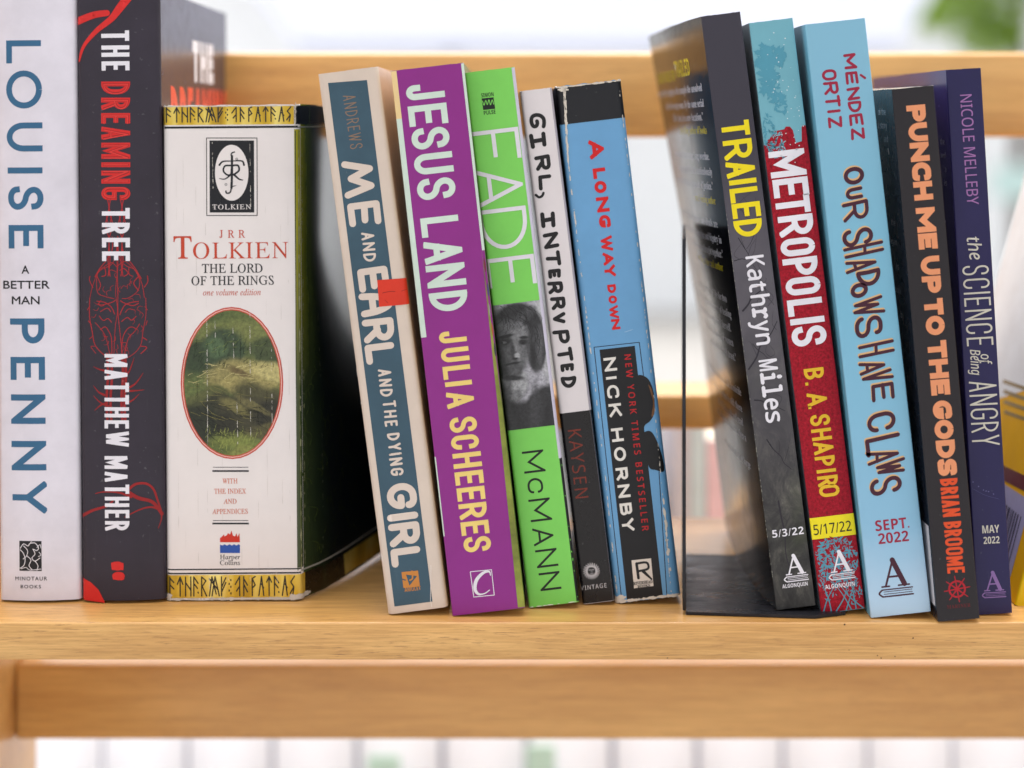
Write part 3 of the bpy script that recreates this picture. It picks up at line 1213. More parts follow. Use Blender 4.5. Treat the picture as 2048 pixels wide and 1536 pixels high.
b.level('title', 'BETTER', 5, 99, 570, 15.6, BK, offset=.022)
b.level('title', 'MAN', 23, 79, 601, 15.6, BK, offset=.022)
b.poly('publisher_emblem', [(38, 1082), (83, 1082), (83.5, 1142), (38.5, 1142)], BK, 1)
em = [([(40, 1097), (47, 1088), (56, 1092), (60, 1087), (70, 1086), (77, 1095), (74, 1101), (66, 1098)], 1.5, None),
      ([(40, 1100), (46, 1106), (50, 1117), (48, 1130), (40, 1137)], 1.5, None), ([(47, 1092), (55, 1101), (53, 1112), (46, 1118)], 1.4, None),
      ([(66, 1098), (70, 1108), (64, 1116), (70, 1122), (80, 1116)], 1.5, None), ([(54, 1112), (62, 1120), (58, 1131), (64, 1139)], 1.5, None),
      ([(70, 1122), (76, 1131), (74, 1141)], 1.4, None), ([(42, 1138), (52, 1135), (60, 1140), (82, 1138)], 1.3, None), ([(60, 1087), (63, 1083)], 1.2, None),
      ([(74, 1095), (80, 1089), (82, 1096)], 1.2, None), ([(78, 1104), (82, 1110), (77, 1113)], 1.2, None)]
b.lines('publisher_emblem', em, WHITE_INK, 2)
b.level('publisher_name', 'MINOTAUR', 30, 94, 1157.5, 7.3, BK, offset=.02, spacing=1.25)
b.level('publisher_name', 'BOOKS', 41, 82, 1173.5, 6.6, BK, offset=.02, spacing=1.25)
b.build()

# ---- 2 black hardback with red veins
DK = ink((58, 53, 62), 0.46, 0.14, wave=.08, speck=.25)
RED = ink((214, 50, 48), 0.4)
b = Book('hardback_book', 'charcoal hardback with red veins and white and red capitals, beside the white hardback', (163, 1203), 0.55, 166, 1222, 0.155,
         DK, ROW, bulge=10, r=8, hard=True, y=0.025, front=ink((70, 62, 76), 0.22, 0.1))
TW = ink((232, 228, 234), 0.42)
b.run('title', 'THE', (230, 61), (231, 141), 56, 8.3, TW, gap=.16)
b.run('title', 'TREE', (231.5, 416), (232, 522), 56, 8.6, TW, gap=.14, layer=4)
RED_D = ink((150, 34, 40), 0.4)
b.run('title', 'DREAMING', (231, 163), (231.5, 400), 58, 9.6, RED, gap=.12)
rnd.seed(3)
b.run('title', 'DREAMING', (231.2, 166.5), (231.7, 397), 52, 4.0, RED_D, gap=.2, layer=2)
b.run('title', 'DREAMING', (231.2, 167.5), (231.7, 396), 50, 2.6, ink((222, 64, 60), 0.4), gap=.22, layer=3)
b.run('author_name', 'MATTHEW', (233.5, 708), (233.5, 893), 49, 7.2, TW, gap=.12, layer=4)
b.run('author_name', 'MATHER', (233.5, 912), (234.5, 1061), 49, 7.2, TW, gap=.12, layer=4)
# vein drawing
V1 = ink((176, 46, 50), 0.42)
cx0 = 235
rr = random.Random(11)
thin = lambda t: 1 - .6 * t
half = [[(0, 0), (-5, -40), (-14, -58), (-35, -70), (-50, -95), (-55, -125)], [(-55, -125), (-57, -160), (-52, -190), (-47, -215), (-35, -232), (-14, -248)],
        [(-1, -10), (-1, -60), (-2, -110), (-1, -150), (-3, -185), (-9, -235)], [(-1, -62), (-14, -52), (-26, -60), (-38, -72), (-44, -92), (-38, -112), (-24, -122), (-8, -126)],
        [(-3, -70), (-12, -66), (-20, -74), (-14, -82)], [(-24, -64), (-24, -76), (-32, -82)], [(-42, -82), (-34, -96), (-40, -108)],
        [(-40, -130), (-26, -132), (-12, -140), (-4, -156)], [(-34, -150), (-22, -144), (-14, -152)], [(-38, -160), (-28, -168), (-18, -164), (-10, -172)],
        [(-44, -175), (-32, -190), (-22, -205), (-14, -240)], [(-36, -186), (-26, -180), (-18, -190), (-12, -205), (-10, -240)],
        [(-56, -140), (-60, -150)], [(-54, -178), (-60, -170)], [(-50, -202), (-58, -208)], [(-46, -220), (-56, -224), (-46, -234)], [(-52, -104), (-58, -90), (-57, -80)],
        [(-10, 0), (-12, -28), (-20, -48), (-36, -64), (-46, -84)], [(-6, -128), (-12, -134), (-30, -138), (-40, -136)]]
lst = []
for h_ in half:
    for sg in (1, -1):
        pts = [(cx0 + sg * x + rr.uniform(-2, 2) - (0 if sg > 0 else 0), 472 - y + rr.uniform(-2, 2)) for x, y in h_]
        lst.append((pts, rr.uniform(1.0, 1.7), None))
for _ in range(34):
    a = rr.uniform(0, 6.283)
    x, y = cx0 + 52 * math.cos(a) * rr.uniform(.5, 1), 630 + 78 * math.sin(a) * rr.uniform(.5, 1)
    da = a + rr.uniform(-1.2, 1.2)
    lst.append(([(x, y), (x + 7 * math.cos(da), y + 7 * math.sin(da)), (x + 12 * math.cos(da + .6), y + 12 * math.sin(da + .6))], 1.1, thin))
for x0, s in ((214, 1), (222, -1), (240, 1), (248, -1)):
    lst.append(([(x0, 395), (x0 + 4 * s, 420), (x0 - 3 * s, 450), (x0 + 4 * s, 480), (x0 + 2 * s, 520), (x0 + 6 * s, 552)], 1.7, None))
    lst.append(([(x0 + 3 * s, 415), (x0 + 9 * s, 432), (x0 + 4 * s, 452)], 1.2, None))
b.lines('vein_drawing', lst, V1, 1)
lst = []
for x, y, dx, dy in ((214, 742, -28, -8), (208, 790, -22, -18), (216, 812, -30, -20), (250, 752, 18, -36), (256, 776, 30, -30), (254, 782, 34, -2), (252, 806, 26, -18), (214, 806, -26, 16)):
    lst.append(([(x, y), (x + dx * .5, y + dy * .3), (x + dx, y + dy)], 5, lambda t: 1 - .85 * t))
for x in (214, 222, 244, 250):
    lst.append(([(x, 708), (x + 2, 750), (x - 1, 800), (x + 1, 845)], 5, None))
b.lines('vein_drawing', lst, RED_D, 2)
# red roots across the foot and head of the spine
lst = [([(190, 988), (208, 984), (238, 985), (262, 994)], 5, lambda t: .3 + .7 * t), ([(258, 978), (272, 968), (292, 968), (306, 980), (314, 1003), (320, 1022)], 5.5, lambda t: 1 - .4 * t),
       ([(258, 985), (276, 996), (300, 1003), (312, 1014), (322, 1030)], 7.5, lambda t: 1 - .2 * t), ([(250, 1034), (278, 1020), (300, 1015), (316, 1020)], 4.5, lambda t: .4 + .6 * t),
       ([(162, 1034), (184, 1022), (214, 1012), (226, 1001)], 6.5, lambda t: 1 - .4 * t), ([(320, 1024), (321, 1040), (315, 1058)], 3, thin)]
b.lines('red_roots', lst, RED_D, 2)
b.lines('red_roots#2', [([(262, -14), (238, 18), (222, 38), (192, 62), (166, 92), (156, 122)], 15, lambda t: 1.25 - 1.0 * t), ([(214, 26), (186, 30), (153, 42)], 15, lambda t: .8 + .2 * t)], RED, 2)
b.poly('red_corner', [(162.5, 1158), (180, 1166), (196, 1180), (210, 1206), (163, 1202)], RED, 2)
b.ell('publisher_emblem', (235, 1132), 12.5, 9, RED, 2)
b.poly('publisher_emblem', [(222, 1126), (230, 1123), (247, 1126), (247, 1140), (224, 1140)], RED, 3)
b.ell('publisher_emblem', (237, 1152), 12.5, 8.5, RED, 2)
b.poly('publisher_emblem', [(225, 1149), (230, 1145), (246, 1145), (249, 1158), (244, 1160.5), (226, 1159)], RED, 3)
# front cover lettering (seen very obliquely)
w0 = b.w
hh = b.h
b.run('front_title', 'THE', (w0 + 330, hh - 132), (w0 + 580, hh - 132), 92, 26, TW, local=True, gap=.22)
b.run('front_title', 'DREAMING', (w0 + 90, hh - 250), (w0 + 770, hh - 250), 118, 30, ink((222, 84, 66), 0.35), local=True, gap=.16)
rr = random.Random(5)
b.build()

# ---- 3 thick worn fantasy paperback
CR = ink((232, 224, 221), 0.36, 0.03, wave=.16)


def fantasy_front():
    t = NT('dark_green_cover')
    tc = t.n('ShaderNodeTexCoord')
    sp = t.n('ShaderNodeSeparateXYZ')
    t.l(tc.outputs['Object'], sp.inputs[0])
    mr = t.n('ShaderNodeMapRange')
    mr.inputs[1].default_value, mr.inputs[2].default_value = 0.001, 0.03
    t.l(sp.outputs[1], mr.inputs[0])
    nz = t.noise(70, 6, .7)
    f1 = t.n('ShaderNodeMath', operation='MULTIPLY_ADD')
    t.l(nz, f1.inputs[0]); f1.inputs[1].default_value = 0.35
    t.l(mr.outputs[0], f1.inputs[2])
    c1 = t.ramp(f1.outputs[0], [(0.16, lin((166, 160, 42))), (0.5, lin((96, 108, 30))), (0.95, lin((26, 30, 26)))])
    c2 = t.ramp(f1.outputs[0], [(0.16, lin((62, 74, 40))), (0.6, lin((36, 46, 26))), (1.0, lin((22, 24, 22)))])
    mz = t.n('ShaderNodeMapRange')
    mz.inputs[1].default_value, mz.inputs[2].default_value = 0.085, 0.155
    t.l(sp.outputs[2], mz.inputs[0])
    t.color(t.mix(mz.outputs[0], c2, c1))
    t.b.inputs['Roughness'].default_value = 0.16
    t.bump(t.noise(160, 4), 0.05, 0.0003)
    return t.m


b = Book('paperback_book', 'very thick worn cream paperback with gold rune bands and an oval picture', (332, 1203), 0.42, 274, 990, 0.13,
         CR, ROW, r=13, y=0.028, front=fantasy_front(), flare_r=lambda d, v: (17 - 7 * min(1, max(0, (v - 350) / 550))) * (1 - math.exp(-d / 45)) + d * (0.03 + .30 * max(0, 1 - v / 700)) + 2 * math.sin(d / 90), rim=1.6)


def gold():
    t = NT('gold_foil')
    f = t.noise(26, 3, .6, (3, 1, .6))
    t.color(t.ramp(f, [(0.3, lin((150, 112, 26))), (0.48, lin((216, 178, 52))), (0.66, lin((250, 232, 136)))]))  # the foil's pale highlights are put into the colour ramp
    t.b.inputs['Metallic'].default_value = 0.4
    t.b.inputs['Roughness'].default_value = 0.32
    t.bump(f, 0.35, 0.0008)
    return t.m


GOLD = gold()
BLK = ink((30, 32, 42), 0.42)
FADED = ink((52, 50, 48), 0.42)
HW = b.w
b.poly('gold_band#1', [(0, 951), (HW - 11, 951), (HW - 11, b.h - 2), (0, b.h - 2)], GOLD, 1, local=True)
b.poly('gold_band#2', [(HW - 10, 951), (HW + 500, 951), (HW + 500, b.h - 2), (HW - 10, b.h - 2)], BLK, 1, local=True)
b.poly('gold_band#3', [(0, 5), (HW + 3, 5), (HW + 3, 51), (0, 51)], GOLD, 1, local=True)
b.poly('gold_band#4', [(HW + 3, 5), (HW + 150, 5), (HW + 150, 47), (HW + 3, 51)], ink((50, 42, 24), .25), 1, local=True)
b.poly('gold_band#5', [(HW + 150, 5), (HW + 640, 5), (HW + 640, 47), (HW + 150, 47)], GOLD, 1, local=True)
for v, t in ((946, 4.2), (62, 2.6), (54, 3)):
    b.poly('rule_line#a%d' % v, [(3, v - t / 2), (HW - 4, v - t / 2), (HW - 4, v + t / 2), (3, v + t / 2)], BLK, 1, local=True)
b.poly('rule_line#2', [(HW - 4, 944), (HW + 500, 944), (HW + 500, 946.5), (HW - 4, 946.5)], ink((150, 150, 140), .3), 2, local=True)
b.poly('rule_line#3', [(HW - 4, 56), (HW + 640, 56), (HW + 640, 59.5), (HW - 4, 59.5)], ink((170, 168, 160), .3), 2, local=True)
RUNES = {
    'f': [[(.1, 0), (.1, 1)], [(.1, .95), (.75, .72)], [(.1, .6), (.75, .38)]],
    'l': [[(.5, 0), (.5, 1)], [(.5, 1), (.95, .62)], [(.5, 1), (.05, .62)]],
    'n': [[(.1, 0), (.1, 1)], [(.9, 0), (.9, 1)], [(.1, .72), (.9, .3)]],
    'a': [[(.1, 0), (.1, 1)], [(.1, 1), (.8, .66)], [(.1, .66), (.7, .4)], [(.78, .2), (.82, .16)]],
    'r': [[(.1, 0), (.1, 1), (.8, .8), (.2, .5), (.9, 0)]],
    'm': [[(.05, 0), (.3, 1), (.7, .1)], [(.3, 0), (.6, 1), (1, 0)], [(.05, .9), (.9, .3)]],
    'k': [[(.1, 0), (.1, 1)], [(.1, .45), (.8, .95)], [(.1, .2), (.8, .7)]],
    ':': [[(.5, .85), (.5, .8)], [(.5, .5), (.5, .45)], [(.5, .15), (.5, .1)], [(.1, .65), (.1, .6)], [(.1, .3), (.1, .25)]],
    '1': [[(.8, 0), (.8, 1), (.1, .6)], [(.8, .5), (.3, .25)]],
    'h': [[(.2, 0), (.2, 1)], [(.2, .6), (.8, .2)], [(.2, .9), (.8, .55)]],
    'p': [[(.3, 0), (.3, .9), (.8, .55), (.3, .4)], [(.3, .9), (.8, 1)]],
    'v': [[(.1, 0), (.55, 1), (.9, 0)], [(.55, .6), (.9, .4)]],
    't': [[(.5, 0), (.5, 1)], [(.1, .7), (.5, 1), (.9, .7)]],
    's': [[(.1, .1), (.7, .45), (.2, .7), (.8, 1)], [(.5, 0), (.7, .4)]],
}
for v0, hgt in ((957, 29), (9, 38)):
    x = 4
    seq = 'flnar' + 'mk:1hpvtavs'
    lst = []
    for ch in seq:
        wd = {'m': 22, ':': 9, 'n': 14}.get(ch, 13)
        for s in RUNES[ch]:
            q = [(x + p[0] * wd, v0 + p[1] * hgt) for p in s]
            lst += stroke_polys(q, 2.7, 'round')
        x += wd + 3.6
    sc = (HW - 14) / x
    lst = [[(p[0] * sc + 3, p[1]) for p in q] for q in lst]
    b.blobs('rune_lettering#%d' % v0, lst, FADED, 2)
# emblem panel
b.lines('author_emblem', [([(413, 276), (514, 276)], 1.6, None), ([(514, 276), (514.5, 431)], 1.6, None), ([(514.5, 431), (413.5, 431)], 1.6, None), ([(413.5, 431), (413, 276)], 1.6, None)], FADED, 1)
b.poly('author_emblem', [(419, 281), (508, 281), (508.5, 425), (419.5, 425)], BLK, 1)
b.ell('author_emblem', (463.5, 345.5), 33.5, 56, CR, 2)
MON = [([(464, 312), (464, 350), (463, 376)], 4.6, None), ([(463, 376), (460, 385), (453, 386), (452, 382)], 3, None), ([(439, 330), (446, 323), (464, 322), (484, 322), (488, 330)], 4, lambda t: .5 + abs(.5 - t)),
       ([(461, 331), (450, 332), (447, 342), (455, 350), (462, 348), (463, 338)], 3.4, None), ([(466, 331), (476, 331), (478, 341), (468, 349)], 3.6, None),
       ([(468, 349), (478, 358), (486, 360)], 4.2, lambda t: 1.1 - .7 * t), ([(461, 350), (450, 358), (439, 357)], 3.4, lambda t: 1 - .6 * t), ([(462, 310), (464, 306), (469, 304)], 2.6, None),
       ([(464, 373), (473, 371)], 2.5, lambda t: 1 - .8 * t)]
b.lines('author_emblem', MON, BLK, 3)
for x, y in ((473.5, 318), (452, 369)):
    b.ell('author_emblem', (x, y), 2.6, 2.6, BLK, 3, hole=1.1, n=8)
b.level('author_emblem', 'TOLKIEN', 425, 502, 414, 9.5, CR, font='roman', offset=.012, layer=2, spacing=1.15)
RO = ink((196, 74, 52), 0.42)
b.level('author_name', 'JRR', 439, 490, 468, 15, RO, font='roman', offset=.012, spacing=1.9)
b.level('author_name', 'T', 347.5, 383, 495, 44, RO, font='roman', offset=.012)
b.level('author_name', 'OLKIEN', 386, 576.5, 501.5, 32, RO, font='roman', offset=.0, spacing=1.05)
b.level('title', 'THE LORD', 404, 525, 537, 17.5, BLK, font='roman', offset=.012)
b.level('title', 'OF THE RINGS', 383, 547.5, 561.5, 17.5, BLK, font='roman', offset=.012)
b.level('edition_line', 'one volume edition', 406, 521.5, 585, 12, RO, font='ital', offset=.004, spacing=1.05)
# oval picture: a plain green landscape
c0 = (464, 766)


def art(rgb, var=.3):
    return ink(rgb, 0.42, var)


cu_, cv_ = b.lp(c0)
b.ell('oval_picture', (cu_, cv_), 102.5, 152, ink((198, 70, 56), .4), 1, local=True, hole=2.6)
b.ell('oval_picture', (cu_, cv_), 100, 149.5, ink((236, 190, 178), .4), 1, local=True, hole=2)
b.ell('oval_picture', (cu_, cv_), 98.2, 147.7, ink((206, 84, 66), .4), 1, local=True, hole=2.2)
OVL = [(420, 640, 70, 40, 0, 0.33, (78, 96, 48)), (520, 640, 70, 50, 0, 0.39, (96, 108, 56)), (470, 668, 90, 26, 0, 0.49, (122, 128, 70)),
       (405, 712, 62, 34, 18, .35, (50, 66, 40)), (450, 700, 46, 44, -30, 0.22, (58, 76, 50)), (548, 706, 50, 30, -14, 0.22, (70, 82, 48)), (430, 694, 24, 16, -25, 0.44, (84, 108, 72)),
       (500, 752, 70, 30, -8, 0.33, (168, 156, 96)), (445, 752, 34, 24, 10, 0.39, (150, 140, 86)), (540, 742, 34, 18, -16, 0.33, (196, 184, 120)), (478, 744, 24, 8, -20, 0.44, (112, 96, 58)), (462, 770, 16, 14, 0, 0.44, (184, 170, 104)),
       (410, 800, 50, 22, 24, 0.22, (92, 96, 52)), (520, 792, 60, 22, -16, .45, (76, 74, 44)), (430, 822, 44, 30, 30, 0.22, (52, 54, 34)), (500, 830, 66, 36, -10, 0.22, (64, 62, 40)), (545, 840, 34, 40, 0, 0.28, (44, 44, 30)),
       (470, 812, 30, 10, -24, 0.39, (120, 114, 66)), (505, 810, 40, 7, -30, 0.33, (108, 102, 62)), (400, 850, 40, 46, 10, 0.28, (38, 44, 28)), (455, 858, 22, 34, 12, 0.28, (42, 42, 28)), (520, 862, 50, 12, 14, 0.33, (88, 84, 50)),
       (470, 888, 46, 20, 0, .55, (122, 132, 62)), (440, 904, 50, 14, -6, 0.33, (96, 108, 52)), (495, 902, 40, 12, 10, 0.33, (136, 140, 70))]
b.ell('oval_picture', (cu_, cv_), 96.2, 145.7, painted('painted_landscape', b, (98, 110, 58), OVL, 5.5, 130, .2), 1, local=True)
rr = random.Random(61)


def strokes(n, y0, y1, length, ang, mat, layer, wd):
    out = []
    while len(out) < n:
        x, y, a, l = rr.uniform(-88, 88), rr.uniform(y0, y1), math.radians(ang + rr.uniform(-28, 28)), length * rr.uniform(.5, 1.3)
        p = [(x, y), (x + l * .5 * math.cos(a) + rr.uniform(-2, 2), y + l * .5 * math.sin(a)), (x + l * math.cos(a), y + l * math.sin(a))]
        if all((u / 92) ** 2 + (v / 140) ** 2 < 1 for u, v in p):
            out.append(([(cu_ + u, cv_ + v) for u, v in p], wd, thin))
    b.lines('oval_picture', out, mat, layer, local=True)


strokes(60, -135, -95, 12, 80, art((150, 156, 84)), 2, .9)
strokes(50, -110, -40, 26, -18, art((34, 38, 26)), 3, 1.1)
strokes(40, -70, 20, 24, -22, art((134, 128, 80)), 4, .9)
strokes(36, 0, 40, 20, 6, art((206, 194, 136)), 5, .9)
strokes(46, 30, 80, 14, 70, art((38, 54, 32)), 6, 1.0)
strokes(30, 60, 130, 16, 20, art((116, 128, 74)), 7, .8)
# lower text
OR = ink((206, 104, 72), 0.45)
for y, t in ((934.5, 1.2), (942, 3.4), (1041, 1.2), (1047, 3.4)):
    b.line('rule_line#%d' % y, [(426.5, y), (496, y)], t, BLK, 1, 'square')
for txt, x0, x1, y in (('WITH', 445, 475, 962), ('THE INDEX', 428.5, 492, 982.5), ('AND', 447, 473, 1002.5), ('APPENDICES', 424.5, 495.5, 1023)):
    b.level('contents_note', txt, x0, x1, y, 9.6, OR, font='roman', offset=.012)
b.poly('publisher_emblem', [(440, 1084.5), (440, 1076), (444, 1073), (448, 1069), (449, 1073), (454, 1070), (456, 1066), (460, 1069), (463, 1061), (466, 1071), (470, 1073), (473, 1066), (475, 1074), (479, 1066), (480, 1084.5)], ink((204, 58, 42), .42), 1)
b.poly('publisher_emblem', [(440, 1106), (440, 1089), (445, 1091), (449, 1088.5), (454, 1091), (459, 1088.5), (464, 1091), (468, 1088.5), (473, 1091), (477, 1088.5), (480, 1090), (480, 1106)], ink((52, 88, 168), .42), 1)
b.level('publisher_name', 'Harper', 440, 480, 1114, 9, FADED, font='roman', offset=.012)
b.level('publisher_name', 'Collins', 440, 480, 1125.5, 9, FADED, font='roman', offset=.012)
# cracks and rubbed edges
rr = random.Random(4)
CRK = ink((226, 220, 210), .6)
for x, y0, y1, n in ((414, 640, 905, 30), (430, 640, 700, 6), (466, 650, 720, 7), (474, 800, 890, 9), (500, 620, 905, 24), (543, 690, 880, 14), (425, 285, 420, 12), (500, 285, 420, 12), (455, 1130, 1160, 4), (418, 1135, 1180, 4), (553, 1130, 1170, 4), (500, 1140, 1180, 3)):
    scuffs(b, [(x, y0), (x + 2, y1)], int(n * 1.6), 5, .55, rr, 'spine_crease', CRK, 9)
CRK2 = ink((206, 198, 192), .6)
for x in (352, 366, 391, 410, 440, 478, 512, 530, 560, 575):
    scuffs(b, [(x, 300), (x + 6, 1130)], 9, 26, .45, rr, 'spine_crease', CRK2, 1)
b.line('spine_crease', [(596, 262), (597, 700), (602, 1140)], 1.2, ink((120, 124, 84), .5), 2)
b.line('spine_crease', [(590.5, 262), (592, 700), (596, 1140)], 2.0, ink((72, 78, 52), .5), 1)
b.poly('spine_fold', [(HW - 11, 64), (HW - .5, 64), (HW - .5, 941), (HW - 11, 941)], b.front, 1, local=True)
scuffs(b, [(596, 300), (602, 1140)], 70, 10, 1.0, rr, 'worn_edge', ink((168, 166, 130), .6), 3)
EDGE = ink((206, 196, 184), .8, .1)
scuffs(b, [(0, 3), (HW, 3)], 70, 9, 3.4, rr, 'worn_edge', EDGE, 4, True)
scuffs(b, [(0, b.h - 2), (HW - 8, b.h - 2)], 60, 7, 1.6, rr, 'worn_edge', EDGE, 4, True)
scuffs(b, [(HW - 22, 6), (HW + 14, 8)], 24, 9, 6, rr, 'worn_edge', EDGE, 5, True)
scuffs(b, [(0, 8), (8, 10)], 10, 7, 8, rr, 'worn_edge', EDGE, 5, True)
scuffs(b, [(HW - 9, 950), (HW - 8, b.h)], 18, 7, 1.4, rr, 'worn_edge', EDGE, 5, True)
rr = random.Random(88)
gr = []
for _ in range(150):
    u, v, l = HW + rr.uniform(4, 260), rr.uniform(70, 600), rr.uniform(10, 34)
    gr.append(([(u, v), (u + rr.uniform(-6, 6), v + l * .6), (u + rr.uniform(-22, 22), v + l)], .9, thin))
b.lines('grass_print', gr, ink((88, 98, 50), .16, .4), 1, local=True)
scuffs(b, [(HW + 3, 70), (HW + 5, 900)], 60, 6, .9, rr, 'worn_edge', ink((150, 148, 112), .5), 3, True)
scuffs(b, [(HW + 60, 60), (HW + 90, 600)], 24, 5, .7, rr, 'worn_edge', ink((110, 112, 90), .4), 3, True)
b.build()

# ---- 4 cream and teal paperback
CRM = ink((216, 199, 184), 0.45, .05, wave=.08)
TEAL = ink((66, 90, 104), 0.42, .12, wave=.08, speck=.14)
b = Book('paperback_book', 'cream paperback with a teal spine panel and a square red sticker, leaning left', (776, 1231.5), 7.4, 121, 1090, 0.13,
         CRM, ROW, r=11, front=ink((206, 176, 160), .4), back=ink((66, 84, 100), .35))
pa = [(656, 166), (734, 160), (865, 1203), (789, 1213)]
b.poly('spine_panel', pa, TEAL, 1)
b.run('author_name', 'ANDREWS', (698, 190), (713.5, 297), 25, 1.9, ink((142, 116, 96), .4), 2, gap=.2, jit=.02)
CL = ink((218, 201, 188), .45, .04)
rnd.seed(8)
for ch, x0, x1, y0, y1 in (('m', 685, 748, 320, 394), ('E', 697, 761, 404, 452), ('E', 716, 777, 535, 583), ('a', 720, 783, 584, 631), ('R', 725, 788, 637, 684), ('L', 731, 791, 687, 727)):
    b.gbox('title', ch, x0, x1, y0, y1, 13.5, CL, 2, 'round', jit=.025)
for ch, x0, x1, y0, y1 in (('G', 773, 834, 966, 1018), ('I', 774, 837, 1026, 1040), ('R', 778, 841, 1045, 1091), ('L', 782, 843, 1095, 1132)):
    b.gbox('title', ch, x0, x1, y0, y1, 14, CL, 2, 'round', jit=.02)
b.run('title', 'AND', (735.5, 464), (740.5, 523), 26, 4.4, CL, 2, 'round', gap=.2, jit=.03)
b.run('title', 'AND', (769, 738), (773, 793), 26, 4.4, CL, 2, 'round', gap=.2, jit=.03)
b.run('title', 'THE', (778, 801), (783, 853), 26, 4.4, CL, 2, 'round', gap=.22, jit=.03)
b.run('title', 'DYING', (786, 866), (795, 951), 26, 4.6, CL, 2, 'round', gap=.2, jit=.03)
AM = ink((200, 132, 66), .42)
b.poly('publisher_emblem', [(803, 1144), (836, 1141), (840, 1173), (807, 1176)], AM, 2)
b.poly('publisher_emblem', [(812, 1149), (834, 1152), (819, 1171)], TEAL, 3)
b.line('publisher_emblem', [(824, 1142), (825, 1156), (820, 1160)], 3, AM, 4, smooth=True)
b.line('publisher_emblem', [(804, 1158), (811, 1160)], 2, TEAL, 4)
b.level('publisher_emblem', 'AMULET', 809, 841.5, 1180, 7.5, AM, font='bold', layer=2)
b.poly('price_sticker', [(754.5, 560), (815, 556), (820, 608), (758.5, 613.5)], ink((214, 62, 44), .5, .08), 4)
b.lines('price_sticker', [([(765, 586), (778, 583), (790, 583)], .9, None), ([(770, 600), (776, 606)], .6, None), ([(803, 582), (812, 579)], .7, None)], ink((126, 30, 24), .5), 5)
rr = random.Random(41)
scuffs(b, [(632, 160), (780, 1225)], 24, 10, .7, rr, layer=2)
b.line('spine_crease', [(862, 1130), (861, 1200), (864, 1214)], .8, ink((240, 232, 226), .5), 3)
b.build()

# ---- 5 purple paperback
PU = ink((142, 52, 134), 0.38, .05, wave=.08)
MI = ink((206, 222, 208), .42)
b = Book('paperback_book', 'purple paperback with pale green and yellow capitals on its spine', (905, 1234), 6.45, 146, 1097, 0.135,
         PU, ROW, r=3, back=ink((226, 206, 152), .35), front=ink((92, 104, 58), .4))
b.poly('spine_strip#1', [(0, 560), (11, 560), (11, 1000), (0, 1000)], MI, 1, local=True)
b.poly('spine_strip#2', [(0, 1000), (11, 1000), (11, b.h - 1), (0, b.h - 1)], ink((236, 206, 150), .4), 1, local=True)
b.poly('spine_strip#3', [(0, 160), (2.5, 160), (2.5, 320), (0, 320)], MI, 1, local=True)
b.poly('spine_strip#4', [(141, 720), (146, 720), (146, b.h - 1), (141, b.h - 1)], MI, 1, local=True)
GRS = ink((134, 142, 66), .42, .5)
b.poly('spine_strip#5', [(132, 2), (146, 2), (146, 400), (140, 720), (138, 500)], GRS, 1, local=True)
for i, (u, v) in enumerate(((143, 690), (144, 640), (142, 600), (143.5, 560), (144, 520))):
    b.ell('spine_strip', (u, v), 1.4, 14, ink(((120, 60, 50), (70, 74, 120), (150, 150, 140), (170, 90, 60), (60, 66, 70))[i], .4), 2, local=True, n=10)
for ch, x0, x1, y0, y1 in (('J', 812, 889, 168, 198), ('E', 817, 895, 209, 250), ('S', 823, 899, 255, 297), ('U', 828, 906, 306, 347), ('S', 834, 911, 356, 398),
                           ('L', 842, 918, 433, 472), ('A', 848, 925, 481, 525), ('N', 853, 931, 528, 573), ('D', 859, 936, 583, 622)):
    b.gbox('title', ch, x0, x1, y0, y1, 12.5, MI, 1)
YE = ink((236, 206, 122), .42)
for ch, x0, x1, y0, y1 in (('J', 878, 933, 662, 685), ('U', 882, 938, 695, 723), ('L', 886, 941, 731, 757), ('I', 890, 944, 761.5, 772), ('A', 893, 948, 783, 815),
                           ('S', 899, 954, 834, 864), ('C', 902, 958, 870, 898), ('H', 906, 963, 905, 935), ('E', 910, 967, 942, 968.5), ('E', 914, 970, 974, 1000.5), ('R', 918, 974, 1006, 1037), ('E', 922, 978, 1042, 1069), ('S', 927, 982, 1073, 1103)):
    b.gbox('author_name', ch, x0, x1, y0, y1, 9.3, YE, 1)
q = [(940.6, 1143.5), (983, 1139.4), (988.5, 1190), (947.5, 1194)]
b.lines('publisher_emblem', [([q[i], q[(i + 1) % 4]], 1.5, None) for i in range(4)], WHITE_INK, 1)
b.line('publisher_emblem', [(981, 1150), (978, 1143), (966, 1146), (953, 1160), (950, 1178), (957, 1188), (969, 1187), (979, 1180)], 6.5, WHITE_INK, 2, smooth=True, taper=lambda t: .28 + .8 * max(0, math.sin(math.pi * (t * .95 + .05))) ** 2 * (1 if t < .75 else .6))
b.build()

# ---- 6 bright green paperback with a grey portrait
GR = ink((130, 212, 98), 0.38, .05, wave=.1)
b = Book('paperback_book', 'bright green paperback with a grey portrait photo across the middle of its spine', (1058, 1218), 6.9, 101, 1078, 0.13,
         GR, ROW, r=6, back=ink((84, 170, 84), .4), front=ink((40, 40, 46), .4))
EA = ink((228, 222, 230), .42)
for ch, x0, x1, y0, y1 in (('F', 941, 1040, 259, 321), ('A', 949, 1046, 335, 412), ('D', 960, 1056, 416, 498), ('E', 973, 1071, 513, 572)):
    b.gbox('title', ch, x0, x1, y0, y1, 8.2, EA, 2)
b.poly('spine_strip#6', [(95, 290), (101, 290), (101, b.h - 1), (95, b.h - 1)], ink((204, 198, 214), .4), 1, local=True)
b.poly('spine_strip#7', [(96, 2), (101, 2), (101, 290), (96, 290)], ink((34, 34, 38), .4), 1, local=True)
MC = ink((34, 44, 36), .42)
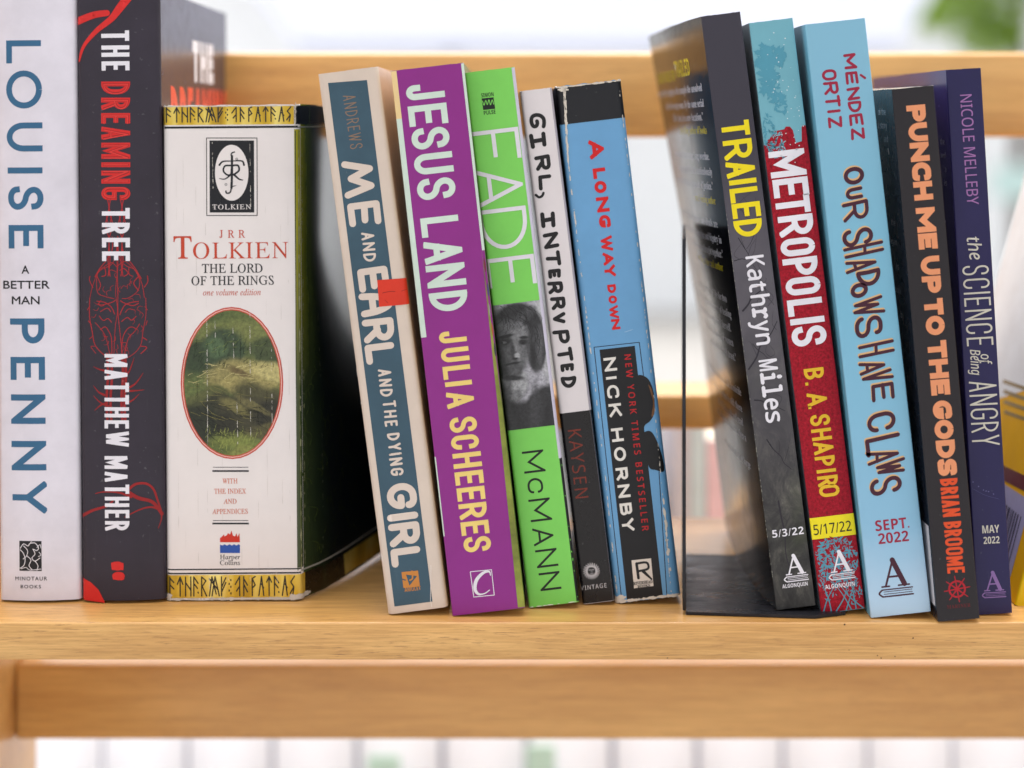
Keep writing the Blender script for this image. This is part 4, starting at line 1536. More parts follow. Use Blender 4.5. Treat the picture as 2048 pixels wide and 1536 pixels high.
for ch, x0, x1, y0, y1 in (('M', 1046, 1089, 901, 945), ('C', 1055, 1086, 956, 986), ('M', 1059, 1102, 997, 1042), ('A', 1066, 1107, 1055, 1090), ('N', 1072, 1115, 1098, 1134), ('N', 1079, 1121, 1144, 1180)):
    b.gbox('author_name', ch, x0, x1, y0, y1, 4.3, MC, 1)
b.level('publisher_emblem', 'SIMON', 962.5, 987, 191, 8, MC, font='bold')
b.level('publisher_emblem', 'PULSE', 967.5, 991, 226, 8, MC, font='bold')
b.poly('publisher_emblem', [(963, 197), (987, 194.5), (990.5, 217.5), (966.5, 220)], MC, 1)
b.lines('publisher_emblem', [([(965 + i * 3.2, 206 + (5 if i % 2 else -4) - i * .6 + (1.5 if i > 4 else 0)) for i in range(8)], 1.5, None)], GR, 2)
# portrait
ph = b.lp((980, 612))[1]
pl = b.lp((1010, 862))[1]
POR = [(1098, 640, 26, 60, 0, 0.360, 192), (1108, 720, 26, 50, 0, 0.360, 182), (985, 640, 20, 40, 0, 0.504, 103),
       (1036, 660, 52, 56, 0, 0.115, 48), (1074, 698, 19, 46, -8, 0.144, 63), (1080, 690, 6, 36, -6, 0.576, 89), (1066, 712, 5, 26, 0, 0.576, 37), (1050, 630, 22, 10, 30, 0.576, 79),
       (1020, 772, 34, 34, 0, 0.216, 101), (1040, 766, 16, 26, -12, 0.324, 172), (1008, 784, 10, 16, 20, 0.432, 72),
       (1012, 700, 40, 60, 4, 0.101, 72), (1030, 694, 26, 50, 0, 0.360, 89), (1038, 664, 17, 17, 0, 0.504, 135), (1022, 652, 18, 10, 0, 0.576, 104), (1036, 698, 9, 26, 6, 0.576, 129), (1047, 706, 7, 24, 4, 0.576, 113),
       (1006, 684, 17, 8, 4, 0.432, 39), (1046, 684, 9, 6, 0, 0.432, 43), (1010, 673, 17, 3.5, 5, 0.432, 34), (1047, 675, 9, 3, -4, 0.432, 37), (1008, 685, 5, 2.6, 0, 0.432, 96), (1004, 685.5, 2.4, 2.4, 0, 0.360, 22), (1046, 686, 2.4, 2.2, 0, 0.360, 20),
       (1026, 702, 4, 16, 5, 0.576, 67), (1034, 711, 5, 5, 0, 0.576, 182), (1030, 717, 6, 2.4, 0, 0.504, 43), (1024, 727, 18, 2.6, 2, 0.432, 39), (1024, 733, 13, 4, 2, 0.576, 89), (1022, 744, 14, 8, 0, 0.648, 96), (996, 712, 12, 34, 0, 0.576, 53), (1004, 742, 16, 12, -30, 0.576, 49), (1026, 756, 22, 5, -8, 0.432, 49),
       (1000, 842, 44, 52, 24, 0.144, 46), (1086, 832, 42, 66, -30, 0.115, 49), (1040, 852, 60, 50, 0, 0.180, 48), (1034, 790, 12, 10, 45, 0.288, 129), (1070, 820, 10, 50, -8, 0.648, 63), (1020, 840, 8, 40, 6, 0.648, 61), (1096, 840, 6, 40, -6, 0.648, 36)]
b.poly('portrait_photo', [(0, pl), (95, pl), (95, ph), (0, ph)], painted('printed_portrait', b, (176, 174, 182), POR, 1.3, 220, .2), 2, local=True)
hair = []
rr = random.Random(9)
for _ in range(34):
    x, y, a = rr.uniform(1000, 1066), rr.uniform(610, 642), rr.uniform(.2, 1.3)
    l = rr.uniform(8, 17)
    hair.append(([(x, y), (x + l * math.cos(a), y + l * math.sin(a)), (x + 2 * l * math.cos(a + .3), y + 2 * l * math.sin(a + .3)), (x + 2.4 * l * math.cos(a + .7), y + 2.6 * l * math.sin(a + .4))], .8, thin))
for _ in range(10):
    x, y = rr.uniform(1058, 1076), rr.uniform(650, 690)
    hair.append(([(x, y), (x + rr.uniform(2, 9), y + 16), (x + rr.uniform(-4, 8), y + 34)], .8, thin))
b.lines('portrait_photo', hair, ink((40, 40, 44), .42), 3)
rr = random.Random(13)
scuffs(b, [(98, 2), (99, 290)], 8, 3, 1.2, rr, 'worn_edge', GR, 3, True)
scuffs(b, [(2, 1.5), (98, 1.5)], 14, 6, 1.2, rr, 'worn_edge', None, 3, True)
b.build()

# ---- 7 slim white and black paperback
GW = ink((224, 216, 216), 0.42, .03)
b = Book('paperback_book', 'slim white paperback, black at the foot, with handwritten black capitals', (1166, 1211), 7.0, 64, 1034, 0.125,
         GW, ROW, r=7, back=ink((210, 204, 204), .45), front=ink((34, 34, 40), .35))
bv = b.lp((1115, 828))[1]
GB = ink((38, 35, 40), .26, .18, wave=.25, speck=.2)
b.poly('black_foot', [(0, 1), (64, 1), (64, bv), (0, bv)], GB, 1, local=True)
b.poly('black_foot', [(60, bv), (64, bv), (64, b.h - 1), (60, b.h - 1)], ink((176, 170, 176), .4), 1, local=True)
HB = ink((36, 33, 36), .5)
rnd.seed(17)
for ch, x0, x1, y0, y1 in (('g', 1059, 1092, 224, 258), ('i', 1060, 1091, 265, 296), ('R', 1070, 1100, 311, 342), ('L', 1077, 1103, 350, 379), 
                           ('i', 1081, 1110, 424, 456), ('N', 1087, 1117, 465, 497), ('T', 1090, 1121, 502, 533), ('E', 1096, 1122, 538, 556), ('R', 1096, 1126, 563, 587), ('R', 1102, 1132, 594, 619),
                           ('V', 1106, 1131, 625, 648), ('P', 1107, 1139, 660, 688), ('T', 1114, 1145, 694, 722), ('E', 1121, 1148, 727, 743), ('D', 1122, 1153, 753, 776)):
    b.gbox('title', ch, x0, x1, y0, y1, 7.6 if ch != 'i' else 8.4, HB, 2, 'round', jit=.06)
b.line('title', [(1087, 386), (1084, 392), (1078, 394.5), (1072, 390)], 5, HB, 2, smooth=True)
b.type('author_name', 'KAYSEN', (1148.5, 859), (1164, 996), 26, ink((120, 54, 44), .4), 'noto', .0, 2, spacing=1.2)
SUN_C = (1183, 1142)
sc_ = b.lp(SUN_C)
rays = []
for i in range(22):
    a = 6.283 * i / 22
    a2 = a + .22
    rays.append(([(sc_[0] + 9 * math.cos(a), sc_[1] + 9 * math.sin(a)), (sc_[0] + 13 * math.cos(a + .12), sc_[1] + 13 * math.sin(a + .12)), (sc_[0] + 16.5 * math.cos(a2), sc_[1] + 16.5 * math.sin(a2))], 2.3, lambda t: 1.1 - .6 * t))
SI = ink((196, 192, 194), .42)
b.lines('publisher_emblem', rays, SI, 2, local=True)
b.lines('publisher_emblem', [([(sc_[0] - 5, sc_[1] + 2), (sc_[0] - 2, sc_[1] + 3)], 1.4, None), ([(sc_[0] + 2, sc_[1] + 3), (sc_[0] + 5, sc_[1] + 2)], 1.4, None),
                             ([(sc_[0], sc_[1] + 2), (sc_[0] + .6, sc_[1] - 2)], 1.1, None), ([(sc_[0] - 2.6, sc_[1] - 4.6), (sc_[0], sc_[1] - 5.3), (sc_[0] + 2.6, sc_[1] - 4.6)], 1.2, None)], SI, 2, local=True)
b.level('publisher_name', 'VINTAGE', 1161.5, 1213, 1176.5, 8.6, SI, font='noto', offset=.01, layer=2, spacing=1.25)
b.lines('edge_shine', [([(61, 4), (61.5, 150), (61, bv)], .8, None)], ink((120, 116, 120), .3), 2, local=True)  # highlight along the black edge, drawn as a grey line
b.build()

# ---- 8 sky blue worn paperback
SB = ink((110, 162, 204), 0.38, .05, wave=.12)
b = Book('paperback_book', 'sky blue worn paperback with a black top and black author panel, red capitals', (1231, 1209), 6.65, 132, 1040, 0.125,
         SB, ROW, r=14, back=ink((36, 44, 62), .4), front=ink((66, 116, 156), .3), rim=1.4)
LW = b.w
tv = b.lp((1180, 243))[1]
BB = ink((38, 39, 46), .45, .12, speck=.35)
b.poly('black_top', [(0, tv), (LW, tv), (LW, b.h - 1), (0, b.h - 1)], BB, 1, local=True)
RD = ink((208, 34, 42), .42)
for ch, x0, x1, y0, y1, t in (('A', 1178, 1208, 280, 317, 8), ('L', 1186, 1211, 336, 357, 7.4), ('O', 1189, 1213, 362, 386, 7), ('N', 1193, 1218, 394, 424, 7), ('G', 1198, 1221, 430, 455, 6.6),
                              ('W', 1202, 1225, 472, 502, 5.6), ('A', 1206, 1227, 505, 530, 5.8), ('Y', 1209, 1231, 530, 553, 5.8),
                              ('D', 1215, 1232, 569, 586, 5), ('O', 1217, 1234, 591, 607, 4.8), ('W', 1219, 1237, 611, 637, 4.6), ('N', 1223, 1240, 638, 659, 5)):
    b.gbox('title', ch, x0, x1, y0, y1, t, RD, 2)
PAN = [(1199, 699.5), (1269.5, 691.5), (1326, 1194), (1254, 1201)]
b.poly('author_panel', PAN, ink((30, 30, 37), .4, .1), 1)
b.lines('panel_line', [([(1188, 694.5), (1278.5, 684.5)], 1.4, None), ([(1188, 694.5), (1243.5, 1200)], 1.5, None), ([(1278.5, 684.5), (1287, 752)], 1.5, None), ([(1318, 944), (1334, 1195)], 1.5, None)], ink((24, 34, 52), .4), 1)
NI = ink((228, 222, 214), .42)
for ch, x0, x1, y0, y1 in (('N', 1208, 1233, 715, 742), ('I', 1212, 1233, 753, 758.5), ('C', 1214, 1238, 770, 796), ('K', 1218, 1243, 807, 833)):
    b.gbox('author_name', ch, x0, x1, y0, y1, 5.2, NI, 2)
for ch, x0, x1, y0, y1 in (('H', 1223, 1246.5, 856, 883), ('O', 1228, 1252, 894, 922), ('R', 1232, 1256, 935, 960), ('N', 1236, 1260, 969, 995), ('B', 1240, 1264, 1006, 1030), ('Y', 1244, 1268, 1037, 1062)):
    b.gbox('author_name', ch, x0, x1, y0, y1, 5.4, NI, 2)
RL = ink((186, 36, 46), .42)
b.type('bestseller_line', 'NEW YORK TIMES BESTSELLER', (1255, 709), (1291, 1061), 12.5, RL, 'noto', .03, 2, spacing=1.5)
q = [(1263, 1120.5), (1302, 1116.5), (1307, 1172), (1268, 1176.5)]
b.poly('publisher_emblem', q, ink((226, 214, 202), .45), 2)
DKK = ink((30, 30, 36), .42)
b.lines('publisher_emblem', [([(1273, 1127), (1277, 1156)], 5.5, None), ([(1273, 1127), (1293, 1125), (1296, 1137), (1278, 1142)], 4.5, None), ([(1286, 1142), (1303, 1158)], 5, lambda t: 1.3 - .6 * t)], DKK, 3)
b.level('publisher_emblem', 'RIVERHEAD', 1267, 1305, 1167, 6, DKK, font='serif', layer=3, offset=.02)
b.level('publisher_emblem', 'BOOKS', 1275, 1300, 1173, 5, DKK, font='serif', layer=3, offset=.02)
b.line('publisher_emblem', [(1281, 1134), (1291, 1132.5)], 2.2, ink((226, 214, 202), .45), 3)


def shp(pts, mat, layer, part):
    q = catmull([b.lp(p) for p in pts] + [b.lp(pts[0])])[:-1]
    V, F = b._fill(q)
    b.add(part, V, F, mat, layer)


shp([(1270, 753), (1282, 750), (1298, 760), (1308, 790), (1308, 826), (1300, 842), (1290, 850), (1285, 862), (1278, 850), (1276, 800)], DKK, 3, 'figure_silhouette')
shp([(1284, 866), (1300, 862), (1312, 878), (1324, 912), (1328, 942), (1312, 940), (1298, 934), (1290, 900)], DKK, 3, 'figure_silhouette')
shp([(1296, 768), (1303, 778), (1309, 806), (1308, 828), (1303, 832), (1306, 806), (1301, 784)], ink((112, 78, 52), .4), 4, 'figure_silhouette')
WO = ink((218, 208, 194), .8, .1)
rr = random.Random(77)
scuffs(b, [(1127, 182), (1134, 300), (1160, 520), (1205, 900), (1236, 1200)], 110, 7, 1.3, rr, mat=WO)
scuffs(b, [(1130, 182), (1137, 330)], 40, 8, 2.0, rr, mat=WO)
scuffs(b, [(1238, 172), (1276, 500), (1308, 800), (1342, 1185)], 80, 5, 1.1, rr, mat=WO)
scuffs(b, [(1326, 1000), (1344, 1180)], 14, 9, 3.2, rr, mat=WO)
scuffs(b, [(8, b.h - 2), (LW, b.h - 2)], 46, 8, 2.2, rr, mat=WO, local=True)
scuffs(b, [(8, b.h - 6), (22, b.h - 8)], 12, 6, 4.5, rr, mat=WO, local=True)
scuffs(b, [(2, 3), (LW - 8, 3)], 54, 8, 3.6, rr, mat=WO, local=True)
scuffs(b, [(0, 8), (14, 10)], 14, 8, 7, rr, mat=WO, local=True)
scuffs(b, [(1250, 664), (1262, 660)], 3, 6, .7, rr, mat=ink((170, 200, 222), .5))
b.build()

# ---- 9 black metal bookend
BM_ = NT('black_enamel')
BM_.color(BM_.ramp(BM_.noise(40, 5), [(.35, (.008, .008, .011)), (.7, (.03, .03, .036))]))
BM_.l(BM_.ramp(BM_.noise(30, 6, .7, (1, 3, 1)), [(.35, (.16,) * 3), (.65, (.5,) * 3)]), BM_.b.inputs['Roughness'])
BM_.b.inputs['Specular IOR Level'].default_value = 0.3
BM_.bump(BM_.noise(90, 4, .7), .12, .0004)
f0 = P(1365, 1230, 0.0095)
be = tag(empty('bookend', (f0.x, 0.0095, 0.0003), (0, 0, math.radians(-5.7))), 'black metal bookend, thin upright plate against the black forest cover paperback', 'bookend')
HB_ = 0.1487
box('upright_plate', (0, 0, 0.0015), (0.0013, 0.088, HB_), BM_.m, be, 0.0004)
bm = bmesh.new()
pts = [(0.0014, 0.0), (0.052, 0.0), (0.064, 0.006), (0.068, 0.02), (0.068, 0.072), (0.062, 0.084), (0.05, 0.088), (0.0014, 0.088)]
lo = [bm.verts.new((x, y, 0.0)) for x, y in pts]
hi = [bm.verts.new((x, y, 0.0011)) for x, y in pts]
bm.faces.new(lo[::-1])
bm.faces.new(hi)
for i in range(len(pts)):
    j = (i + 1) % len(pts)
    bm.faces.new((lo[i], lo[j], hi[j], hi[i]))
me = bpy.data.meshes.new('base_plate')
bm.to_mesh(me)
bm.free()
link('base_plate', me, [BM_.m], be)

# ---- 10 black paperback with forest photo spine
def forest():
    t = NT('printed_forest_photo')
    tc = t.n('ShaderNodeTexCoord')
    sp = t.n('ShaderNodeSeparateXYZ')
    t.l(tc.outputs['Object'], sp.inputs[0])
    mr = t.n('ShaderNodeMapRange')
    mr.inputs[1].default_value, mr.inputs[2].default_value = 0.03, 0.15
    t.l(sp.outputs[2], mr.inputs[0])
    n1 = t.noise(85, 8, .72, (1, 1, .7), dist=.6)
    n2 = t.noise(24, 4, .6)
    lowc = t.ramp(n1, [(.38, lin((14, 14, 16))), (.5, lin((44, 43, 42))), (.6, lin((74, 72, 66))), (.72, lin((128, 124, 112)))])
    grn = t.mix(t.ramp(n2, [(.52, (0, 0, 0)), (.64, (.6, .6, .6))]), lowc, lin((56, 64, 36)), 'MIX')
    upc = t.ramp(t.noise(30, 3), [(.3, lin((76, 72, 80))), (.7, lin((102, 97, 106)))])
    mid = t.mix(mr.outputs[0], grn, upc)
    m2 = t.n('ShaderNodeMapRange')
    m2.inputs[1].default_value, m2.inputs[2].default_value = 0.13, 0.185
    t.l(sp.outputs[2], m2.inputs[0])
    t.color(t.mix(m2.outputs[0], mid, lin((50, 46, 58))))
    t.b.inputs['Roughness'].default_value = 0.42
    return t.m


GLOS = ink((15, 16, 23), 0.18, .15, spec=.42, bump=.02, wave=.02)
b = Book('paperback_book', 'black paperback with a grey forest photo spine and bold yellow capitals, right of the bookend', (1553, 1230), 7.25, 79, 1197, 0.135,
         forest(), ROW, r=2, back=GLOS, flare_l=lambda d, v: 20 * math.sin(math.pi * min(1, d / 690) ** .85) + (d / 690) ** 1.6 * (14 + 36 * max(0, (v - 500) / 700)))
b.root.location.z += 0.0015
YT = ink((236, 214, 20), .42)
for ch, x0, x1, y0, y1 in (('T', 1443, 1499, 242, 272), ('R', 1447, 1505, 279, 318), ('A', 1452, 1510, 322, 354), ('I', 1458, 1513, 358, 368), ('L', 1460, 1516, 375, 404), ('E', 1464, 1521, 405, 435), ('D', 1468, 1525, 439, 473)):
    b.gbox('title', ch, x0, x1, y0, y1, 9.8, YT, 2)
for i, ch in enumerate('Kathryn Miles'):
    if ch == ' ':
        continue
    f0, f1 = (i * 26.0 + 2) / 336, (i * 26.0 + (22.5 if ch != 't' else 20)) / 336
    q0, q1 = [(1508.5 + 42.5 * f, 510 + 335 * f) for f in (f0, f1)]
    b.type('author_name', ch, q0, q1, 35, TW, 'mono' if ch in 'ril' else 'noto', .045 if ch in 'ril' else .028, 3)
b.level('release_date', '5/3/22', 1544.5, 1607, 1068, 15, TW, font='bold', layer=3, spacing=1.1)


def colophon(bk, cx, top, w, mat, layer, name=True, ws=1.0):
    """serifed capital over a lying book; cx, top in photo pixels, w its width"""
    s = w / 42
    a = math.atan2(0, 1)
    o = bk.lp((cx, top))
    q = lambda x, y: (o[0] + x * s, o[1] - y * s)
    L = []
    L.append(([q(0, 3), q(-13, 38)], 3.0 * s, None))
    L.append(([q(0, 2), q(14, 38)], 7.5 * s, None))
    L.append(([q(-8, 26), q(9, 26)], 2.8 * s, None))
    L.append(([q(-19, 39.5), q(-8, 39.5)], 2.4 * s, None))
    L.append(([q(5, 39.5), q(21, 39.5)], 2.4 * s, None))
    bk.lines('publisher_emblem', L, mat, layer, local=True)
    L = [([q(25, 44), q(-19, 44)], 1.8 * s, None), ([q(-19, 44), q(-24, 49), q(-19, 54)], 2.4 * s, None), ([q(-19, 54), q(25, 54)], 2.2 * s, None), ([q(-17, 47), q(24, 47)], 1.0 * s, None), ([q(-17, 50.4), q(24, 50.4)], 1.0 * s, None)]
    bk.lines('publisher_emblem', L, mat, layer, local=True)


colophon(b, 1586, 1109, 41, TW, 3)
b.level('publisher_name', 'ALGONQUIN', 1564.5, 1615, 1173, 7.6, TW, font='bold', layer=3)
rr = random.Random(31)
BR = ink((50, 47, 54), .45)
lst = []
for x0, y0, dx, dy, t in ((1490, 560, 60, -26, 2.4), (1500, 640, 56, -44, 3.0), (1484, 624, 44, -50, 3.6), (1500, 735, 50, -90, 3.2), (1470, 520, 40, -8, 1.8), (1478, 480, 40, 60, 1.6), (1512, 540, 34, 66, 1.7), (1540, 640, 30, 44, 1.5), (1525, 420, -30, 80, 1.5), (1470, 410, 40, 40, 1.2), (1505, 690, 46, 30, 1.5), (1510, 800, 60, 20, 2.6), (1535, 880, 50, 60, 2.2), (1520, 930, 14, 130, 3), (1560, 1000, 20, 140, 3.2)):
    pts = [(x0 + dx * f + rr.uniform(-4, 4), y0 + dy * f + rr.uniform(-4, 4)) for f in (0, .25, .5, .75, 1)]
    lst.append((pts, t, lambda u: 1.1 - .6 * u))
    for _ in range(2):
        f = rr.uniform(.2, .8)
        x, y = x0 + dx * f, y0 + dy * f
        lst.append(([(x, y), (x + rr.uniform(-14, 14), y - rr.uniform(8, 24)), (x + rr.uniform(-22, 22), y - rr.uniform(24, 44))], .9, thin))
ok = []
for pts, t, tp in lst:
    if all(3 < b.lp(p)[0] < b.w - 2 for p in pts):
        ok.append((pts, t, tp))
b.lines('branch_print', ok, BR, 1)
# back cover blurbs (photo shows only their ends)
TXG = ink((222, 220, 228), .18, spec=.45, bump=.02)
TXY = ink((214, 196, 50), .18, spec=.45, bump=.02)
rows = [(148, 'a case every bit as gripping as the example-the unsolved', TXG), (180, 'murder of two young women. By the same serial', TXG), (208, 'killer, then, in a new location."', TXG), (236, 'bestselling author of books', TXY),
        (290, 'a work of reporting, cunning, long overdue.', TXG), (322, 'a gripping trail, that is meticulously', TXG), (352, 'researched and told in the pursuit of justice."', TXG), (382, 'award winning author', TXY),
        (430, 'a story in which all of these brave individuals are', TXG), (462, 'a part of a history of passion and bigotry in', TXG), (492, 'which the women are brought together."', TXG), (520, 'bestselling editor and author', TXY),
        (585, 'a search for answers and life for two', TXG), (615, 'families, the path and promise of healing', TXG), (645, 'of a writer who knows the trail herself.', TXG), (675, 'told with care, a story of women', TXG), (705, 'and the wild we all trust."', TXG),
        (775, 'a thoughtful account of a double homicide', TXG), (810, 'and of the hope that is still there', TXG), (840, 'for all who walk and read', TXG), (870, 'a reckoning that becomes when a', TXG), (925, 'writer and editor at large', TXG)]
for vy, txt, mt in rows:
    v = b.h - vy
    L = len(txt) * 11.2
    V, F = type_mesh(txt, 'serif', -.02)
    x1 = max(p[0] for p in V)
    c1 = cap_height('serif')[1]
    e = 60 + (hash(txt) % 7) * 0 + (len(txt) * 7 % 26)
    V = [(-e - L + p[0] / x1 * L, v + p[1] / c1 * 16) for p in V]
    b.add('back_blurb', V, F, mt, 1)
for txt, x0, x1, v, hh_ in (('ADVANCE PRAISE FOR', -640, -330, b.h - 118, 24), ('TRAILED', -320, -150, b.h - 112, 36)):
    V, F = type_mesh(txt, 'bold')
    xm, c1 = max(p[0] for p in V), cap_height('bold')[1]
    b.add('back_blurb', [(x0 + p[0] / xm * (x1 - x0), v + p[1] / c1 * hh_) for p in V], F, TXY, 1)
scuffs(b, [(1, 60), (1, 800)], 120, 2.6, .5, rr, 'worn_edge', ink((150, 150, 140), .5), 3, True)
b.build()

# ---- 11 teal and red paperback
TQ = ink((118, 176, 190), 0.42, .04)
CRI = NT('crimson_cloth_print')
CRI.color(CRI.ramp(CRI.noise(900, 3, .7), [(.35, lin((120, 4, 22))), (.55, lin((162, 8, 34))), (.75, lin((184, 26, 50)))]))
CRI.b.inputs['Roughness'].default_value = .5
CRI.b.inputs['Specular IOR Level'].default_value = .25
CRI = CRI.m
b = Book('paperback_book', 'red and turquoise paperback with tall white capitals and a yellow date label', (1643, 1229.5), 7.0, 88, 1190, 0.135,
         TQ, ROW, r=2, back=ink((142, 158, 168), .3), front=ink((100, 20, 36), .4))
MW = b.w
v0 = b.lp((1617, 1037))[1]
vt = b.lp((1525, 282))[1]
sky_l = [(0, v0), (MW, v0), (MW, vt + 20), (MW - 6, vt + 22), (MW - 9, vt + 18), (MW - 12, vt - 10), (MW - 24, vt - 12), (MW - 27, vt + 14), (MW - 32, vt + 22), (MW - 40, vt + 23), (MW - 44, vt + 18), (20, vt + 16), (14, vt + 4), (8, vt), (0, vt - 10)]
V, F = b._fill(sky_l)
b.add('red_field', V, F, CRI, 1)
vb = b.lp((1623, 1078))[1]
b.poly('red_field#1', [(0, 1), (MW, 1), (MW, vb + 4), (0, vb + 4)], CRI, 1, local=True)
TQ2 = ink((86, 152, 172), .42)
rr = random.Random(19)
V, F = union(leafs(22, 1110, 18, 34, 90, 8, rr, .8) + leafs(46, 1118, 20, 20, 60, 7, rr, .8) + leafs(30, 1060, 20, 34, 80, 8, rr, .8) + leafs(42, 1022, 12, 24, 34, 6, rr, .7) + leafs(14, 965, 12, 40, 60, 5, rr) + leafs(30, 930, 12, 20, 24, 4.5, rr))
V = [(max(1, min(MW - 1, x)), y) for x, y in V]
b.add('foliage_print#2', V, F, TQ2, 2)
V, F = union([p for p in leafs(24, vt - 6, 18, 34, 60, 4, rr) if all(x > 1 for x, _ in p)])
b.add('foliage_print#3', V, F, TQ, 2)
q = leafs(MW / 2, 105, 42, 46, 330, 5.2, rr) + leafs(20, 60, 18, 40, 60, 4, rr) + leafs(70, 40, 16, 30, 50, 4, rr)
V, F = union([[(max(1, min(MW - 1, x)), max(1, min(vb, y))) for x, y in hull(p)] for p in q])
b.add('foliage_print', V, F, TQ2, 2)
V, F = union([p for p in leafs(MW / 2, 110, 40, 40, 70, 4, rr) if all(1 < x < MW - 1 for x, _ in p)])
b.add('foliage_print', V, F, CRI, 3)
lst = []
for x0, x1 in ((4, 40), (30, 60), (84, 40), (60, 30), (50, 80), (20, 8), (70, 66)):
    lst.append(([(x0, 2), ((x0 + x1) / 2 + rr.uniform(-6, 6), 30), (x1, 62)], 2.2, lambda t: 1.2 - .7 * t))
b.lines('foliage_print', lst, TQ2, 3, local=True)
V, F = union([p for p in leafs(MW / 2 + 8, 1020, 34, 150, 45, 1.3, rr, 1.6) if all(1 < x < MW - 1 for x, _ in p)])
b.add('snow_flecks', V, F, ink((214, 226, 230), .42), 3)
for ch, x0, x1, y0, y1 in (('M', 1539, 1611, 300, 353), ('E', 1546, 1617, 356, 393), ('T', 1551, 1620, 391, 427), ('R', 1557, 1627, 430, 471), ('O', 1561, 1630, 476, 511), ('P', 1566, 1636, 515, 551), ('O', 1571, 1641, 554, 589), ('L', 1575, 1645, 597, 630), ('I', 1580, 1649, 635, 647), ('S', 1583, 1653, 652, 691)):
    b.gbox('title', ch, x0, x1, y0, y1, 12, TW, 3)
YS = ink((228, 184, 50), .42)
for ch, x0, x1, y0, y1 in (('B', 1608, 1648, 736, 758), ('.', 1611, 1616, 765, 771), ('A', 1614, 1654, 785, 812), ('.', 1617, 1622, 812, 818), ('S', 1620, 1660, 829, 851), ('H', 1623, 1663, 857, 880), ('A', 1627, 1667, 883, 908), ('P', 1630, 1670, 912, 932), ('I', 1633, 1672, 938, 945), ('R', 1635, 1676, 951, 972), ('O', 1638, 1679, 969, 993)):
    if ch == '.':
        u, v = b.lp(((x0 + x1) / 2, (y0 + y1) / 2))
        b.poly('author_name', [(u - 3, v - 3), (u + 3, v - 3), (u + 3, v + 3), (u - 3, v + 3)], YS, 3, local=True)
        continue
    b.gbox('author_name', ch, x0, x1, y0, y1, 6.6, YS, 3)
b.poly('date_label', [(0, v0 - 43), (MW, v0 - 43), (MW, v0), (0, v0)], ink((240, 222, 40), .42), 3, local=True)
b.level('date_label', '5/17/22', 1627, 1702, 1060, 20, ink((36, 34, 34), .42), font='noto', offset=.01, layer=4, spacing=1.05)
colophon(b, 1677, 1101, 44, TW, 5)
b.level('publisher_name', 'ALGONQUIN', 1650, 1709, 1174, 8.4, TW, font='bold', layer=5)
b.build()

# ---- 12 pale blue paperback
def pale_blue():
    t = NT('pale_blue_print')
    tc = t.n('ShaderNodeTexCoord')
    sp = t.n('ShaderNodeSeparateXYZ')
    t.l(tc.outputs['Object'], sp.inputs[0])
    n = t.noise(14, 4, .6)
    f = t.n('ShaderNodeMath', operation='MULTIPLY_ADD')
    t.l(n, f.inputs[0]); f.inputs[1].default_value = .05
    t.l(sp.outputs[2], f.inputs[2])
    t.color(t.ramp(f.outputs[0], [(.03, lin((176, 204, 226))), (.06, lin((138, 186, 214))), (.14, lin((120, 182, 208))), (.24, lin((128, 182, 206)))]))
    t.b.inputs['Roughness'].default_value = .4
    return t.m


PBL = pale_blue()
b = Book('paperback_book', 'pale blue paperback with tangled dark plum hand lettering', (1742, 1238), 6.35, 121, 1194, 0.135, PBL, ROW, r=3, back=ink((120, 186, 212), .3))
PL = ink((74, 34, 54), .42)
ORS = ink((222, 178, 128), .42)
OURS = [('O', 1687, 1729, 331, 372), ('U', 1691, 1726, 373, 401), ('R', 1686, 1738, 398, 444), ('S', 1684, 1746, 452, 496), ('H', 1688, 1768, 484, 514), ('A', 1689, 1753, 515, 546), ('D', 1714, 1762, 536, 575), ('O', 1701, 1736, 563, 598), ('W', 1706, 1768, 592, 634), ('S', 1709, 1766, 628, 677),
        ('H', 1716, 1788, 682, 714), ('A', 1717, 1772, 718, 750), ('V', 1724, 1786, 738, 766), ('E', 1743, 1789, 764, 804), ('C', 1734, 1790, 821, 866), ('L', 1731, 1803, 866, 914), ('A', 1732, 1799, 896, 930), ('W', 1752, 1811, 917, 952), ('S', 1739, 1803, 950, 992)]
for i, (ch, x0, x1, y0, y1) in enumerate(OURS):
    g = (.055 if ch in 'HAWVE' else .075) * (x1 - x0)
    pw = 6.4 if ch in 'HAWV' else 7.2 if ch in 'ERU' else 8.2
    y0, y1 = y0 + g, y1 - g
    b.gbox('title', ch, x0, x1, y0, y1, pw + .6, ORS, 1, 'round', jit=.035, shift=(-1.5, -2.8), skew=-.10, seed=50 + i)
    b.gbox('title', ch, x0, x1, y0, y1, pw, PL, 2, 'round', jit=.035, skew=-.10, seed=50 + i)
MR_ = ink((156, 34, 66), .42)
rnd.seed(6)
for ch, x0, x1, y0, y1 in (('M', 1687, 1713, 107, 138), ('E', 1691, 1716, 143, 169), ('N', 1694, 1720, 175, 200), ('D', 1696, 1723, 202, 225), ('E', 1699, 1726, 228, 251), ('Z', 1702, 1730, 256, 279),
                           ('O', 1644, 1674, 139, 161), ('R', 1647, 1677, 163, 189), ('T', 1651, 1681, 191, 214), ('I', 1654, 1682, 218, 227), ('Z', 1656, 1684, 233, 256)):
    b.gbox('author_name', ch, x0, x1, y0, y1, 5.6, MR_, 1, 'round', jit=.04)
b.line('author_name', [(1721.5, 150), (1730, 156)], 4.6, MR_, 1)
b.level('release_date', 'SEPT.', 1750.5, 1818, 1052, 21, MR_, font='bold')
b.level('release_date', '2022', 1756.5, 1817, 1078, 21, MR_, font='bold')
colophon(b, 1784, 1117, 58, PL, 1)
b.build()

